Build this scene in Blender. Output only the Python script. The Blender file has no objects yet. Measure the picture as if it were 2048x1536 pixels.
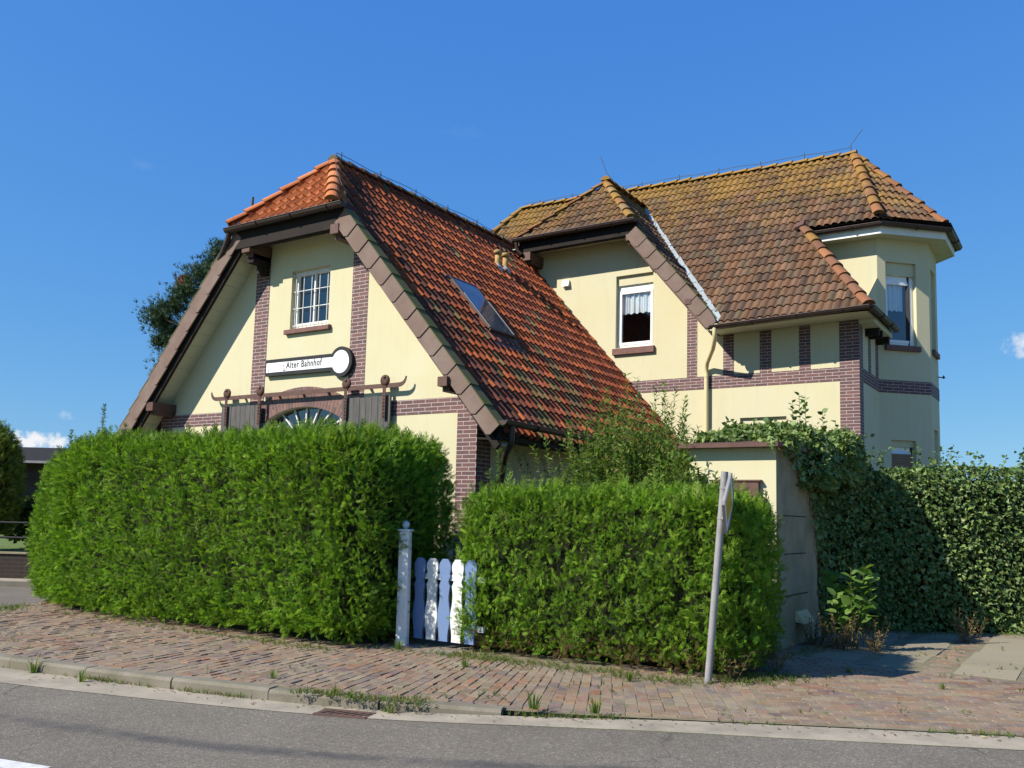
import bpy, bmesh, math, random
import numpy as np
from mathutils import Matrix, Vector
from mathutils.geometry import tessellate_polygon

SC = bpy.context.scene
COL = SC.collection
R = math.radians
rng = np.random.default_rng(7)
random.seed(7)

# ------------------------------------------------------------------ camera
cam_d = bpy.data.cameras.new("camera")
cam = bpy.data.objects.new("camera", cam_d)
COL.objects.link(cam)
SC.camera = cam
CAM = Vector((7.74, -10.7, 1.45))
_yaw, _pit, _rol = R(33.617), R(5.933), R(1.4675)
_rz = Matrix.Rotation(_yaw, 3, 'Z')
_f = _rz @ Vector((0, math.cos(_pit), math.sin(_pit)))
_r = _rz @ Vector((1, 0, 0))
_u = _r.cross(_f)
_r2 = math.cos(_rol) * _r + math.sin(_rol) * _u
_u2 = -math.sin(_rol) * _r + math.cos(_rol) * _u
M4 = Matrix((( _r2.x, _u2.x, -_f.x, CAM.x), (_r2.y, _u2.y, -_f.y, CAM.y), (_r2.z, _u2.z, -_f.z, CAM.z), (0, 0, 0, 1)))
cam.matrix_world = M4
cam_d.sensor_width = 36.0
cam_d.lens = 36.0 * 1782.3 / 2048.0
cam_d.shift_y = 82.5 / 2048.0
cam_d.clip_end = 3000
cam_d.clip_start = 0.05
SC.render.resolution_x, SC.render.resolution_y = 1024, 768

# ------------------------------------------------------------------ sun, sky, exposure
SUN_AZ, SUN_EL = R(58.0), R(39.0)          # direction of travel seen from above, elevation
travel = Vector((math.cos(SUN_AZ) * math.cos(SUN_EL), math.sin(SUN_AZ) * math.cos(SUN_EL), -math.sin(SUN_EL)))
sd = bpy.data.lights.new("sun", 'SUN')
sd.energy = 4.7
sd.angle = R(0.5)
sd.color = (1.0, 0.93, 0.82)
sun = bpy.data.objects.new("sun", sd)
COL.objects.link(sun)
sun.rotation_euler = travel.to_track_quat('-Z', 'Y').to_euler()
sun.location = (-20, -24, 30)

W = bpy.data.worlds.new("World")
SC.world = W
W.use_nodes = True
wn, wl = W.node_tree.nodes, W.node_tree.links
wn.clear()
wo = wn.new('ShaderNodeOutputWorld')
bg = wn.new('ShaderNodeBackground')
bg.inputs['Strength'].default_value = 0.10
sky = wn.new('ShaderNodeTexSky')
sky.sky_type = 'NISHITA'
sky.sun_disc = False
sky.sun_elevation = SUN_EL
sky.sun_rotation = math.atan2(-travel.x, -travel.y)
sky.air_density = 1.0
sky.dust_density = 0.0
sky.ozone_density = 2.0
# tone curve of the camera for the sky: flatter and bluer than the raw model
sep, com = wn.new('ShaderNodeSeparateColor'), wn.new('ShaderNodeCombineColor')
wl.new(sky.outputs[0], sep.inputs[0])
for ch, (pw, k) in enumerate(((0.815, 0.41), (0.565, 1.12), (0.194, 3.5))):
    a = wn.new('ShaderNodeMath'); a.operation = 'POWER'; wl.new(sep.outputs[ch], a.inputs[0]); a.inputs[1].default_value = pw
    b = wn.new('ShaderNodeMath'); b.operation = 'MULTIPLY'; wl.new(a.outputs[0], b.inputs[0]); b.inputs[1].default_value = k
    wl.new(b.outputs[0], com.inputs[ch])
tc = wn.new('ShaderNodeTexCoord')
cur = com.outputs[0]
def cloud(d, ru, rv, dens, seed):
    """a small fair-weather cloud round the sky direction d"""
    global cur
    d = Vector(d).normalized()
    side = d.cross(Vector((0, 0, 1))).normalized()
    up = side.cross(d)
    def dot(v, s):
        n = wn.new('ShaderNodeVectorMath'); n.operation = 'DOT_PRODUCT'
        wl.new(tc.outputs['Generated'], n.inputs[0]); n.inputs[1].default_value = v
        m = wn.new('ShaderNodeMath'); m.operation = 'DIVIDE'
        wl.new(n.outputs['Value'], m.inputs[0]); m.inputs[1].default_value = s
        p = wn.new('ShaderNodeMath'); p.operation = 'POWER'
        a = wn.new('ShaderNodeMath'); a.operation = 'ABSOLUTE'
        wl.new(m.outputs[0], a.inputs[0]); wl.new(a.outputs[0], p.inputs[0]); p.inputs[1].default_value = 2
        return p.outputs[0]
    s = wn.new('ShaderNodeMath'); s.operation = 'ADD'
    wl.new(dot(side, ru), s.inputs[0]); wl.new(dot(up, rv), s.inputs[1])
    f = wn.new('ShaderNodeVectorMath'); f.operation = 'DOT_PRODUCT'
    wl.new(tc.outputs['Generated'], f.inputs[0]); f.inputs[1].default_value = d
    g = wn.new('ShaderNodeMath'); g.operation = 'GREATER_THAN'
    wl.new(f.outputs['Value'], g.inputs[0]); g.inputs[1].default_value = 0.5
    nz = wn.new('ShaderNodeTexNoise'); nz.inputs['Scale'].default_value = 1.1 / rv
    nz.inputs['Detail'].default_value = 6; nz.inputs['Roughness'].default_value = 0.6
    mp = wn.new('ShaderNodeVectorMath'); mp.operation = 'ADD'
    wl.new(tc.outputs['Generated'], mp.inputs[0]); mp.inputs[1].default_value = (seed, seed * 2, 0)
    wl.new(mp.outputs[0], nz.inputs['Vector'])
    a = wn.new('ShaderNodeMath'); a.operation = 'MULTIPLY_ADD'
    wl.new(nz.outputs['Fac'], a.inputs[0]); a.inputs[1].default_value = 2.4; a.inputs[2].default_value = -0.55
    b = wn.new('ShaderNodeMath'); b.operation = 'SUBTRACT'
    wl.new(a.outputs[0], b.inputs[0]); wl.new(s.outputs[0], b.inputs[1])
    c = wn.new('ShaderNodeMath'); c.operation = 'MULTIPLY'; c.use_clamp = True
    wl.new(b.outputs[0], c.inputs[0]); c.inputs[1].default_value = dens * 1.6
    e = wn.new('ShaderNodeMath'); e.operation = 'MULTIPLY'
    wl.new(c.outputs[0], e.inputs[0]); wl.new(g.outputs[0], e.inputs[1])
    k = wn.new('ShaderNodeMath'); k.operation = 'MULTIPLY'
    wl.new(e.outputs[0], k.inputs[0]); k.inputs[1].default_value = min(1, dens)
    mx = wn.new('ShaderNodeMix'); mx.data_type = 'RGBA'
    wl.new(k.outputs[0], mx.inputs['Factor'])
    wl.new(cur, mx.inputs['A'])
    mx.inputs['B'].default_value = (5.6, 5.7, 5.9, 1)
    cur = mx.outputs['Result']
cloud((-0.8785, 0.4737, 0.0640), 0.036, 0.013, 1.1, 1.3)
cloud((-0.8657, 0.4922, 0.0912), 0.011, 0.006, 0.45, 4.1)
cloud((-0.055, 0.9815, 0.1801), 0.030, 0.017, 0.85, 7.7)
cloud((-0.7902, 0.5088, 0.3418), 0.020, 0.007, 0.16, 9.2)
cloud((-0.5552, 0.7255, 0.4066), 0.040, 0.010, 0.10, 12.4)
wl.new(cur, bg.inputs['Color'])
wl.new(bg.outputs[0], wo.inputs['Surface'])

SC.view_settings.view_transform = 'Standard'
SC.view_settings.look = 'None'
SC.view_settings.exposure = 0.68
SC.view_settings.gamma = 1
SC.view_settings.use_curve_mapping = False
SC.cycles.max_bounces = 8
SC.cycles.transparent_max_bounces = 16

# ------------------------------------------------------------------ materials
MATS = {}
def nodes_of(name):
    m = bpy.data.materials.new(name); m.use_nodes = True
    nt = m.node_tree; nt.nodes.clear()
    out = nt.nodes.new('ShaderNodeOutputMaterial')
    p = nt.nodes.new('ShaderNodeBsdfPrincipled')
    nt.links.new(p.outputs[0], out.inputs['Surface'])
    MATS[name] = m
    return m, nt.nodes, nt.links, p, out
def N(nodes, t, **kw):
    n = nodes.new(t)
    for k, v in kw.items():
        if k in n.inputs: n.inputs[k].default_value = v
        else: setattr(n, k, v)
    return n
def ramp(nodes, links, fac, stops, mode='LINEAR'):
    r = nodes.new('ShaderNodeValToRGB'); r.color_ramp.interpolation = mode
    e = r.color_ramp.elements
    while len(e) < len(stops): e.new(0.5)
    for i, (p, c) in enumerate(stops):
        e[i].position = p; e[i].color = (*c, 1) if len(c) == 3 else c
    links.new(fac, r.inputs[0])
    return r.outputs[0]
def mixc(nodes, links, fac, a, b, mode='MIX'):
    m = nodes.new('ShaderNodeMix'); m.data_type = 'RGBA'; m.blend_type = mode
    for sock, v in (('Factor', fac), ('A', a), ('B', b)):
        if isinstance(v, (int, float)): m.inputs[sock].default_value = v
        elif isinstance(v, tuple): m.inputs[sock].default_value = (*v, 1) if len(v) == 3 else v
        else: links.new(v, m.inputs[sock])
    return m.outputs['Result']
def noise(nodes, links, scale, detail=5, rough=0.55, coord='Object', vec=None, stretch=None):
    t = nodes.new('ShaderNodeTexCoord')
    n = nodes.new('ShaderNodeTexNoise')
    n.inputs['Scale'].default_value = scale; n.inputs['Detail'].default_value = detail; n.inputs['Roughness'].default_value = rough
    src = vec if vec is not None else t.outputs[coord]
    if stretch:
        mp = nodes.new('ShaderNodeMapping'); mp.inputs['Scale'].default_value = stretch
        links.new(src, mp.inputs['Vector']); src = mp.outputs[0]
    links.new(src, n.inputs['Vector'])
    return n.outputs['Fac']
def bump(nodes, links, p, h, strength=0.3, dist=0.01):
    b = nodes.new('ShaderNodeBump'); b.inputs['Strength'].default_value = strength; b.inputs['Distance'].default_value = dist
    links.new(h, b.inputs['Height']); links.new(b.outputs[0], p.inputs['Normal'])
def weathered(name, base, dirt, scale=3.0, rough=0.8, amt=0.5, fine=60, bstr=0.2, spec=0.3, stretch=None):
    """a base colour with patches of a second one and a fine grain"""
    m, n, l, p, o = nodes_of(name)
    f = noise(n, l, scale, 6, 0.62, stretch=stretch)
    f2 = noise(n, l, fine, 4, 0.6)
    c = ramp(n, l, f, [(0.38, base), (0.38 + 0.42 / max(amt, .05) * .5, dirt)])
    c = mixc(n, l, 0.25, c, ramp(n, l, f2, [(0.3, (0.35, 0.35, 0.35)), (0.7, (0.75, 0.75, 0.75))]), 'OVERLAY')
    l.new(c, p.inputs['Base Color'])
    p.inputs['Roughness'].default_value = rough
    p.inputs['Specular IOR Level'].default_value = spec
    bump(n, l, p, f2, bstr, 0.004)
    return m

def mat_plaster():
    m, n, l, p, o = nodes_of('plaster')
    f = noise(n, l, 1.1, 6, 0.65)
    g = noise(n, l, 90, 3, 0.6)
    st = noise(n, l, 3.0, 5, 0.6, stretch=(3.0, 3.0, 0.35))
    c = ramp(n, l, f, [(0.3, (0.545, 0.500, 0.318)), (0.6, (0.560, 0.522, 0.352)), (0.8, (0.525, 0.487, 0.338))])
    c = mixc(n, l, ramp(n, l, st, [(0.52, (0, 0, 0)), (0.80, (0.27, 0.27, 0.27))]), c, (0.42, 0.39, 0.28))
    pt = noise(n, l, .55, 4, .5)
    c = mixc(n, l, ramp(n, l, pt, [(.55, (0, 0, 0)), (.62, (.22, .22, .22))]), c, (0.60, 0.565, 0.41))
    t = n.new('ShaderNodeTexCoord'); sx = n.new('ShaderNodeSeparateXYZ'); l.new(t.outputs['Object'], sx.inputs[0])
    mr = n.new('ShaderNodeMapRange'); l.new(sx.outputs['Z'], mr.inputs['Value'])
    mr.inputs['From Min'].default_value = .05; mr.inputs['From Max'].default_value = .9; mr.inputs['To Min'].default_value = .55; mr.inputs['To Max'].default_value = 0
    sp = noise(n, l, 4, 5, .65)
    md = n.new('ShaderNodeMath'); md.operation = 'MULTIPLY'; l.new(mr.outputs[0], md.inputs[0]); l.new(sp, md.inputs[1])
    c = mixc(n, l, md.outputs[0], c, (.22, .20, .13))
    l.new(c, p.inputs['Base Color'])
    p.inputs['Roughness'].default_value = 0.9
    p.inputs['Specular IOR Level'].default_value = 0.15
    bump(n, l, p, g, 0.25, 0.006)
mat_plaster()

def mat_brick(name, c1, c2, mortar, bw, rh, ms, dirt):
    m, n, l, p, o = nodes_of(name)
    uv = n.new('ShaderNodeUVMap'); uv.uv_map = 'UVMap'
    b = n.new('ShaderNodeTexBrick')
    b.offset = 0.5; b.squash = 1.0
    for k, v in (('Scale', 1.0), ('Mortar Size', ms), ('Mortar Smooth', 0.15), ('Bias', 0.0), ('Brick Width', bw), ('Row Height', rh)):
        b.inputs[k].default_value = v
    wv = noise(n, l, 25, 3, .5)
    l.new(uv.outputs[0], b.inputs['Vector'])
    f = noise(n, l, 9.0, 4, .6)
    l.new(mixc(n, l, f, c1, dirt), b.inputs['Color1'])
    l.new(mixc(n, l, f, c2, c1), b.inputs['Color2'])
    b.inputs['Mortar'].default_value = (*mortar, 1)
    g = noise(n, l, 70, 4, .6)
    c = mixc(n, l, 0.35, b.outputs['Color'], ramp(n, l, g, [(0.3, (0.3, 0.3, 0.3)), (0.7, (0.75, 0.75, 0.75))]), 'OVERLAY')
    l.new(c, p.inputs['Base Color'])
    p.inputs['Roughness'].default_value = 0.75
    p.inputs['Specular IOR Level'].default_value = 0.25
    inv = n.new('ShaderNodeMath'); inv.operation = 'MULTIPLY_ADD'
    l.new(b.outputs['Fac'], inv.inputs[0]); inv.inputs[1].default_value = -1.0
    l.new(g, inv.inputs[2])
    bump(n, l, p, inv.outputs[0], 0.5, 0.006)
mat_brick('klinker', (0.130, 0.073, 0.074), (0.078, 0.049, 0.056), (0.40, 0.34, 0.32), 0.25, 0.0625, 0.0055, (0.19, 0.092, 0.080))
mat_brick('shaded_brick', (0.045, 0.030, 0.022), (0.032, 0.024, 0.018), (0.06, 0.05, 0.045), 0.25, 0.08, 0.006, (0.035, 0.028, 0.02))  # colours lowered to stand for tree shade on the low wall

def mat_attr(name, rough=0.8, spec=0.3, grain=40, gamt=0.3, bstr=0.3, patches=(), bdist=0.006):
    """colour from the 'tint' attribute of each piece, with grain and patches of growth"""
    m, n, l, p, o = nodes_of(name)
    a = n.new('ShaderNodeAttribute'); a.attribute_name = 'tint'
    c = a.outputs['Color']
    for (sc, lo, hi, col, mx) in patches:
        f = noise(n, l, sc, 6, 0.65)
        c = mixc(n, l, ramp(n, l, f, [(lo, (0, 0, 0)), (hi, (mx, mx, mx))]), c, col)
    g = noise(n, l, grain, 4, .65)
    c = mixc(n, l, gamt, c, ramp(n, l, g, [(0.3, (0.28, 0.28, 0.28)), (0.7, (0.78, 0.78, 0.78))]), 'OVERLAY')
    l.new(c, p.inputs['Base Color'])
    p.inputs['Roughness'].default_value = rough
    p.inputs['Specular IOR Level'].default_value = spec
    bump(n, l, p, g, bstr, bdist)
    return m, n, l, p
mat_attr('clay_tile', 0.85, 0.12, 30, 0.4, 0.3, [(2.2, .60, .80, (0.07, 0.028, 0.018), .55), (14, .64, .77, (0.06, 0.035, 0.022), .6)])
def mat_brown_tile():
    m, n, l, p = mat_attr('brown_tile', 0.9, 0.1, 30, 0.4, 0.3, [(9, .60, .70, (0.10, 0.085, 0.065), .6), (26, .70, .74, (0.42, 0.39, 0.32), .8)])
    old = p.inputs['Base Color'].links[0].from_socket
    t = n.new('ShaderNodeTexCoord'); sx = n.new('ShaderNodeSeparateXYZ'); l.new(t.outputs['Object'], sx.inputs[0])
    big, fine = noise(n, l, 1.3, 3, .6), noise(n, l, 11, 6, .7)
    g = n.new('ShaderNodeMapRange'); l.new(sx.outputs['Z'], g.inputs['Value'])
    g.inputs['From Min'].default_value = 7.0; g.inputs['From Max'].default_value = 10.2; g.inputs['To Min'].default_value = -.05; g.inputs['To Max'].default_value = .24
    a = n.new('ShaderNodeMath'); a.operation = 'MULTIPLY_ADD'; l.new(big, a.inputs[0]); a.inputs[1].default_value = .45; l.new(g.outputs[0], a.inputs[2])
    b = n.new('ShaderNodeMath'); b.operation = 'ADD'; l.new(a.outputs[0], b.inputs[0])
    c2 = n.new('ShaderNodeMath'); c2.operation = 'MULTIPLY'; l.new(fine, c2.inputs[0]); c2.inputs[1].default_value = .75; l.new(c2.outputs[0], b.inputs[1])
    mask = ramp(n, l, b.outputs[0], [(.68, (0, 0, 0)), (.82, (.75, .75, .75))])
    col = ramp(n, l, noise(n, l, 17, 4, .6), [(.35, (.32, .175, .028)), (.6, (.27, .17, .05)), (.75, (.22, .185, .09))])
    l.new(mixc(n, l, mask, old, col), p.inputs['Base Color'])
mat_brown_tile()
mat_attr('paver', 0.95, 0.08, 45, 0.35, 0.4, [(1.1, .36, .68, (0.245, 0.205, 0.148), .65), (7, .42, .70, (0.265, 0.222, 0.163), .6), (3.3, .55, .75, (0.16, 0.155, 0.065), .5)])
mat_attr('slab', 0.92, 0.2, 55, 0.3, 0.3, [(2.0, .5, .8, (0.25, 0.215, 0.14), .5)])
mat_attr('painted', 0.5, 0.4, 20, 0.12, 0.12, [(5, .62, .75, (0.5, 0.5, 0.48), .25)])

def mat_leaf(name, trans=0.3, rough=0.45, spec=0.4):
    m, n, l, p, o = nodes_of(name)
    a = n.new('ShaderNodeAttribute'); a.attribute_name = 'tint'
    l.new(a.outputs['Color'], p.inputs['Base Color'])
    p.inputs['Roughness'].default_value = rough
    p.inputs['Specular IOR Level'].default_value = spec
    t = n.new('ShaderNodeBsdfTranslucent')
    c = mixc(n, l, 1.0, a.outputs['Color'], (1.25, 1.35, 0.6), 'MULTIPLY')
    l.new(c, t.inputs['Color'])
    mx = n.new('ShaderNodeMixShader'); mx.inputs[0].default_value = trans
    l.new(p.outputs[0], mx.inputs[1]); l.new(t.outputs[0], mx.inputs[2]); l.new(mx.outputs[0], o.inputs['Surface'])
mat_leaf('leaf', 0.38, .6, .12)
mat_leaf('glossy_leaf', 0.18, 0.48, 0.28)
mat_leaf('needle', 0.15, 0.6, 0.2)

weathered('dark_brown_wood', (0.012, 0.008, 0.007), (0.020, 0.013, 0.011), 4, 0.85, .6)
weathered('brown_metal', (0.034, 0.018, 0.014), (0.055, 0.033, 0.026), 5, 0.5, .5, bstr=.05, spec=.5)
weathered('rust_brown_paint', (0.090, 0.045, 0.036), (0.12, 0.065, 0.05), 6, 0.6, .6)
weathered('slate_cladding', (0.150, 0.098, 0.078), (0.19, 0.14, 0.115), 2.5, 0.8, .6, bstr=.15)
weathered('mossy_slate', (0.085, 0.098, 0.028), (0.12, 0.095, 0.06), 3.5, 0.95, .5, bstr=.4)
weathered('cream_boards', (0.55, 0.54, 0.40), (0.45, 0.44, 0.33), 2, 0.7, .4)
weathered('cream_paint', (0.62, 0.53, 0.30), (0.54, 0.45, 0.26), 3, 0.45, .4, bstr=.05, spec=.5)
weathered('white_plastic', (0.80, 0.80, 0.79), (0.70, 0.70, 0.68), 3, 0.35, .3, bstr=.03, spec=.5)
weathered('white_paint', (0.74, 0.74, 0.71), (0.55, 0.55, 0.50), 5, 0.55, .4, bstr=.15)
weathered('sill_brick', (0.14, 0.070, 0.058), (0.20, 0.10, 0.08), 9, 0.7, .5)
weathered('weathered_boards', (0.075, 0.072, 0.070), (0.135, 0.125, 0.115), 5, 0.85, .6, stretch=(8, 8, .5), bstr=.4)
weathered('lead', (0.26, 0.285, 0.295), (0.30, 0.36, 0.38), 5, 0.55, .5, spec=.5)
weathered('mortar', (0.36, 0.33, 0.28), (0.22, 0.20, 0.16), 10, 0.95, .5)
weathered('pipe_ochre', (0.42, 0.27, 0.09), (0.26, 0.17, 0.07), 7, 0.7, .6)
weathered('galvanised', (0.27, 0.265, 0.265), (0.19, 0.18, 0.18), 9, 0.5, .5, bstr=.08, spec=.5)
weathered('concrete', (0.31, 0.265, 0.165), (0.19, 0.165, 0.095), 2.2, 0.95, .6, bstr=.3)
weathered('kerb_concrete', (0.205, 0.182, 0.142), (0.125, 0.115, 0.075), 2.5, 0.95, .6, bstr=.4)
weathered('gutter_concrete', (0.335, 0.29, 0.22), (0.22, 0.195, 0.15), 2.5, 0.95, .7, bstr=.4)
weathered('soil', (0.10, 0.075, 0.05), (0.17, 0.13, 0.085), 3, 1, .6, bstr=.6)
weathered('joint_sand', (0.20, 0.17, 0.115), (0.12, 0.12, 0.06), 5, 1, .6, bstr=.6)
weathered('hedge_core', (0.012, 0.018, 0.006), (0.022, 0.020, 0.009), 6, 1, .6, bstr=.8)  # near-black shell colour, puts shade into the gaps of the foliage
weathered('bark', (0.09, 0.06, 0.04), (0.15, 0.11, 0.08), 8, 1, .6, bstr=.8)
weathered('stem', (0.10, 0.085, 0.035), (0.14, 0.10, 0.05), 8, .9, .6)
weathered('dark_roof', (0.012, 0.010, 0.009), (0.022, 0.018, 0.016), 5, 1, .6, bstr=.6)
weathered('dark_wall', (0.075, 0.05, 0.04), (0.12, 0.08, 0.06), 3, .9, .6)
weathered('railing_metal', (0.012, 0.014, 0.014), (0.022, 0.022, 0.022), 6, .7, .5)
weathered('curtain_cloth', (0.78, 0.80, 0.84), (0.66, 0.68, 0.74), 12, .9, .4)
weathered('room_dark', (0.030, 0.026, 0.024), (0.05, 0.045, 0.04), 1, .9, .5)
weathered('room_wood', (0.10, 0.07, 0.045), (0.06, 0.04, 0.03), 2, .7, .5)
weathered('shutter_brown', (0.21, 0.13, 0.08), (0.25, 0.16, 0.10), 2, .6, .4)
weathered('sign_black', (0.018, 0.018, 0.018), (0.03, 0.03, 0.03), 6, .45, .5)
weathered('sign_white', (0.80, 0.80, 0.81), (0.70, 0.69, 0.68), 4, .4, .3)
weathered('sign_yellow', (0.62, 0.40, 0.02), (0.50, 0.33, 0.03), 4, .4, .3)
weathered('iron', (0.060, 0.028, 0.022), (0.11, 0.05, 0.036), 8, .65, .6, bstr=.3)
weathered('wire', (0.05, 0.05, 0.055), (0.09, 0.09, 0.09), 9, .5, .5)
weathered('road_paint', (0.66, 0.66, 0.63), (0.42, 0.42, 0.40), 9, .8, .7)
weathered('drain_iron', (0.085, 0.055, 0.042), (0.13, 0.07, 0.05), 9, .8, .6)

def mat_asphalt():
    m, n, l, p, o = nodes_of('asphalt')
    f = noise(n, l, 0.9, 6, .6)
    c = ramp(n, l, f, [(0.3, (0.135, 0.118, 0.093)), (0.7, (0.172, 0.152, 0.122))])
    v = n.new('ShaderNodeTexVoronoi'); v.inputs['Scale'].default_value = 70
    t = n.new('ShaderNodeTexCoord'); l.new(t.outputs['Object'], v.inputs['Vector'])
    c = mixc(n, l, 0.75, c, ramp(n, l, v.outputs['Color'], [(0.0, (0.26, 0.26, 0.26)), (0.75, (0.52, 0.52, 0.52)), (1.0, (0.95, 0.95, 0.93))]), 'OVERLAY')
    w = noise(n, l, 14, 3, .6)
    # a worn, darker seam that runs along the lane (uv: x along the road, y across)
    uv = n.new('ShaderNodeUVMap'); uv.uv_map = 'UVMap'
    sx = n.new('ShaderNodeSeparateXYZ'); l.new(uv.outputs[0], sx.inputs[0])
    nn = noise(n, l, 1.6, 4, .6, vec=uv.outputs[0], stretch=(.35, 1, 1))
    a = n.new('ShaderNodeMath'); a.operation = 'MULTIPLY_ADD'
    l.new(nn, a.inputs[0]); a.inputs[1].default_value = 0.22; l.new(sx.outputs['Y'], a.inputs[2])
    d = n.new('ShaderNodeMath'); d.operation = 'ADD'; l.new(a.outputs[0], d.inputs[0]); d.inputs[1].default_value = 1.26
    ab = n.new('ShaderNodeMath'); ab.operation = 'ABSOLUTE'; l.new(d.outputs[0], ab.inputs[0])
    mask = ramp(n, l, ab.outputs[0], [(0.0, (.95, .95, .95)), (0.05, (.75, .75, .75)), (0.12, (0, 0, 0))])
    br = noise(n, l, 3.2, 5, .7)
    mk = mixc(n, l, 1.0, mask, ramp(n, l, br, [(.38, (.15, .15, .15)), (.6, (1, 1, 1))]), 'MULTIPLY')
    c = mixc(n, l, mk, c, (0.062, 0.058, 0.055))
    big = noise(n, l, .35, 3, .5, vec=uv.outputs[0], stretch=(.25, 1.6, 1))
    c = mixc(n, l, .35, c, ramp(n, l, big, [(.35, (.36, .36, .36)), (.65, (.64, .64, .63))]), 'OVERLAY')
    pat = noise(n, l, .8, 6, .7)
    c = mixc(n, l, ramp(n, l, pat, [(.60, (0, 0, 0)), (.72, (.35, .35, .35))]), c, (.21, .19, .165))
    vc = n.new('ShaderNodeTexVoronoi'); vc.feature = 'DISTANCE_TO_EDGE'; vc.inputs['Scale'].default_value = .42
    wp = n.new('ShaderNodeVectorMath'); wp.operation = 'MULTIPLY_ADD'
    nv = n.new('ShaderNodeTexNoise'); nv.inputs['Scale'].default_value = 1.6; nv.inputs['Detail'].default_value = 6
    l.new(t.outputs['Object'], nv.inputs['Vector']); l.new(nv.outputs['Color'], wp.inputs[0]); wp.inputs[1].default_value = (.9, .9, 0); l.new(t.outputs['Object'], wp.inputs[2]); l.new(wp.outputs[0], vc.inputs['Vector'])
    ck = ramp(n, l, vc.outputs['Distance'], [(0, (.7, .7, .7)), (.006, (0, 0, 0))])
    ckm = mixc(n, l, 1.0, ck, ramp(n, l, noise(n, l, .5, 2, .5), [(.5, (0, 0, 0)), (.6, (1, 1, 1))]), 'MULTIPLY')
    c = mixc(n, l, ckm, c, (.05, .047, .043))
    l.new(c, p.inputs['Base Color'])
    p.inputs['Roughness'].default_value = 0.85
    p.inputs['Specular IOR Level'].default_value = 0.3
    bump(n, l, p, v.outputs['Distance'], 0.5, 0.006)
mat_asphalt()

def mat_grass_ground():
    m, n, l, p, o = nodes_of('lawn_green')
    f = noise(n, l, 1.2, 6, .6); g = noise(n, l, 40, 4, .7)
    c = ramp(n, l, f, [(0.3, (0.085, 0.14, 0.025)), (0.7, (0.14, 0.19, 0.045))])
    c = mixc(n, l, 0.5, c, ramp(n, l, g, [(0.3, (0.25, 0.25, 0.25)), (0.7, (0.8, 0.8, 0.8))]), 'OVERLAY')
    l.new(c, p.inputs['Base Color']); p.inputs['Roughness'].default_value = 1
    bump(n, l, p, g, 1, 0.03)
mat_grass_ground()

def mat_glass():
    m, n, l, p, o = nodes_of('pane_glass')
    n.remove(p)
    tr = n.new('ShaderNodeBsdfTransparent'); tr.inputs['Color'].default_value = (0.80, 0.84, 0.84, 1)
    gl = n.new('ShaderNodeBsdfGlossy'); gl.inputs['Roughness'].default_value = 0.015; gl.inputs['Color'].default_value = (.95, .97, 1, 1)
    lw = n.new('ShaderNodeLayerWeight'); lw.inputs['Blend'].default_value = .5
    pw = n.new('ShaderNodeMath'); pw.operation = 'POWER'; l.new(lw.outputs['Facing'], pw.inputs[0]); pw.inputs[1].default_value = 3.0
    fr = n.new('ShaderNodeMath'); fr.operation = 'MULTIPLY_ADD'; l.new(pw.outputs[0], fr.inputs[0]); fr.inputs[1].default_value = .85; fr.inputs[2].default_value = .13
    mx = n.new('ShaderNodeMixShader')
    l.new(fr.outputs[0], mx.inputs[0]); l.new(tr.outputs[0], mx.inputs[1]); l.new(gl.outputs[0], mx.inputs[2])
    l.new(mx.outputs[0], o.inputs['Surface'])
mat_glass()

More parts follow.
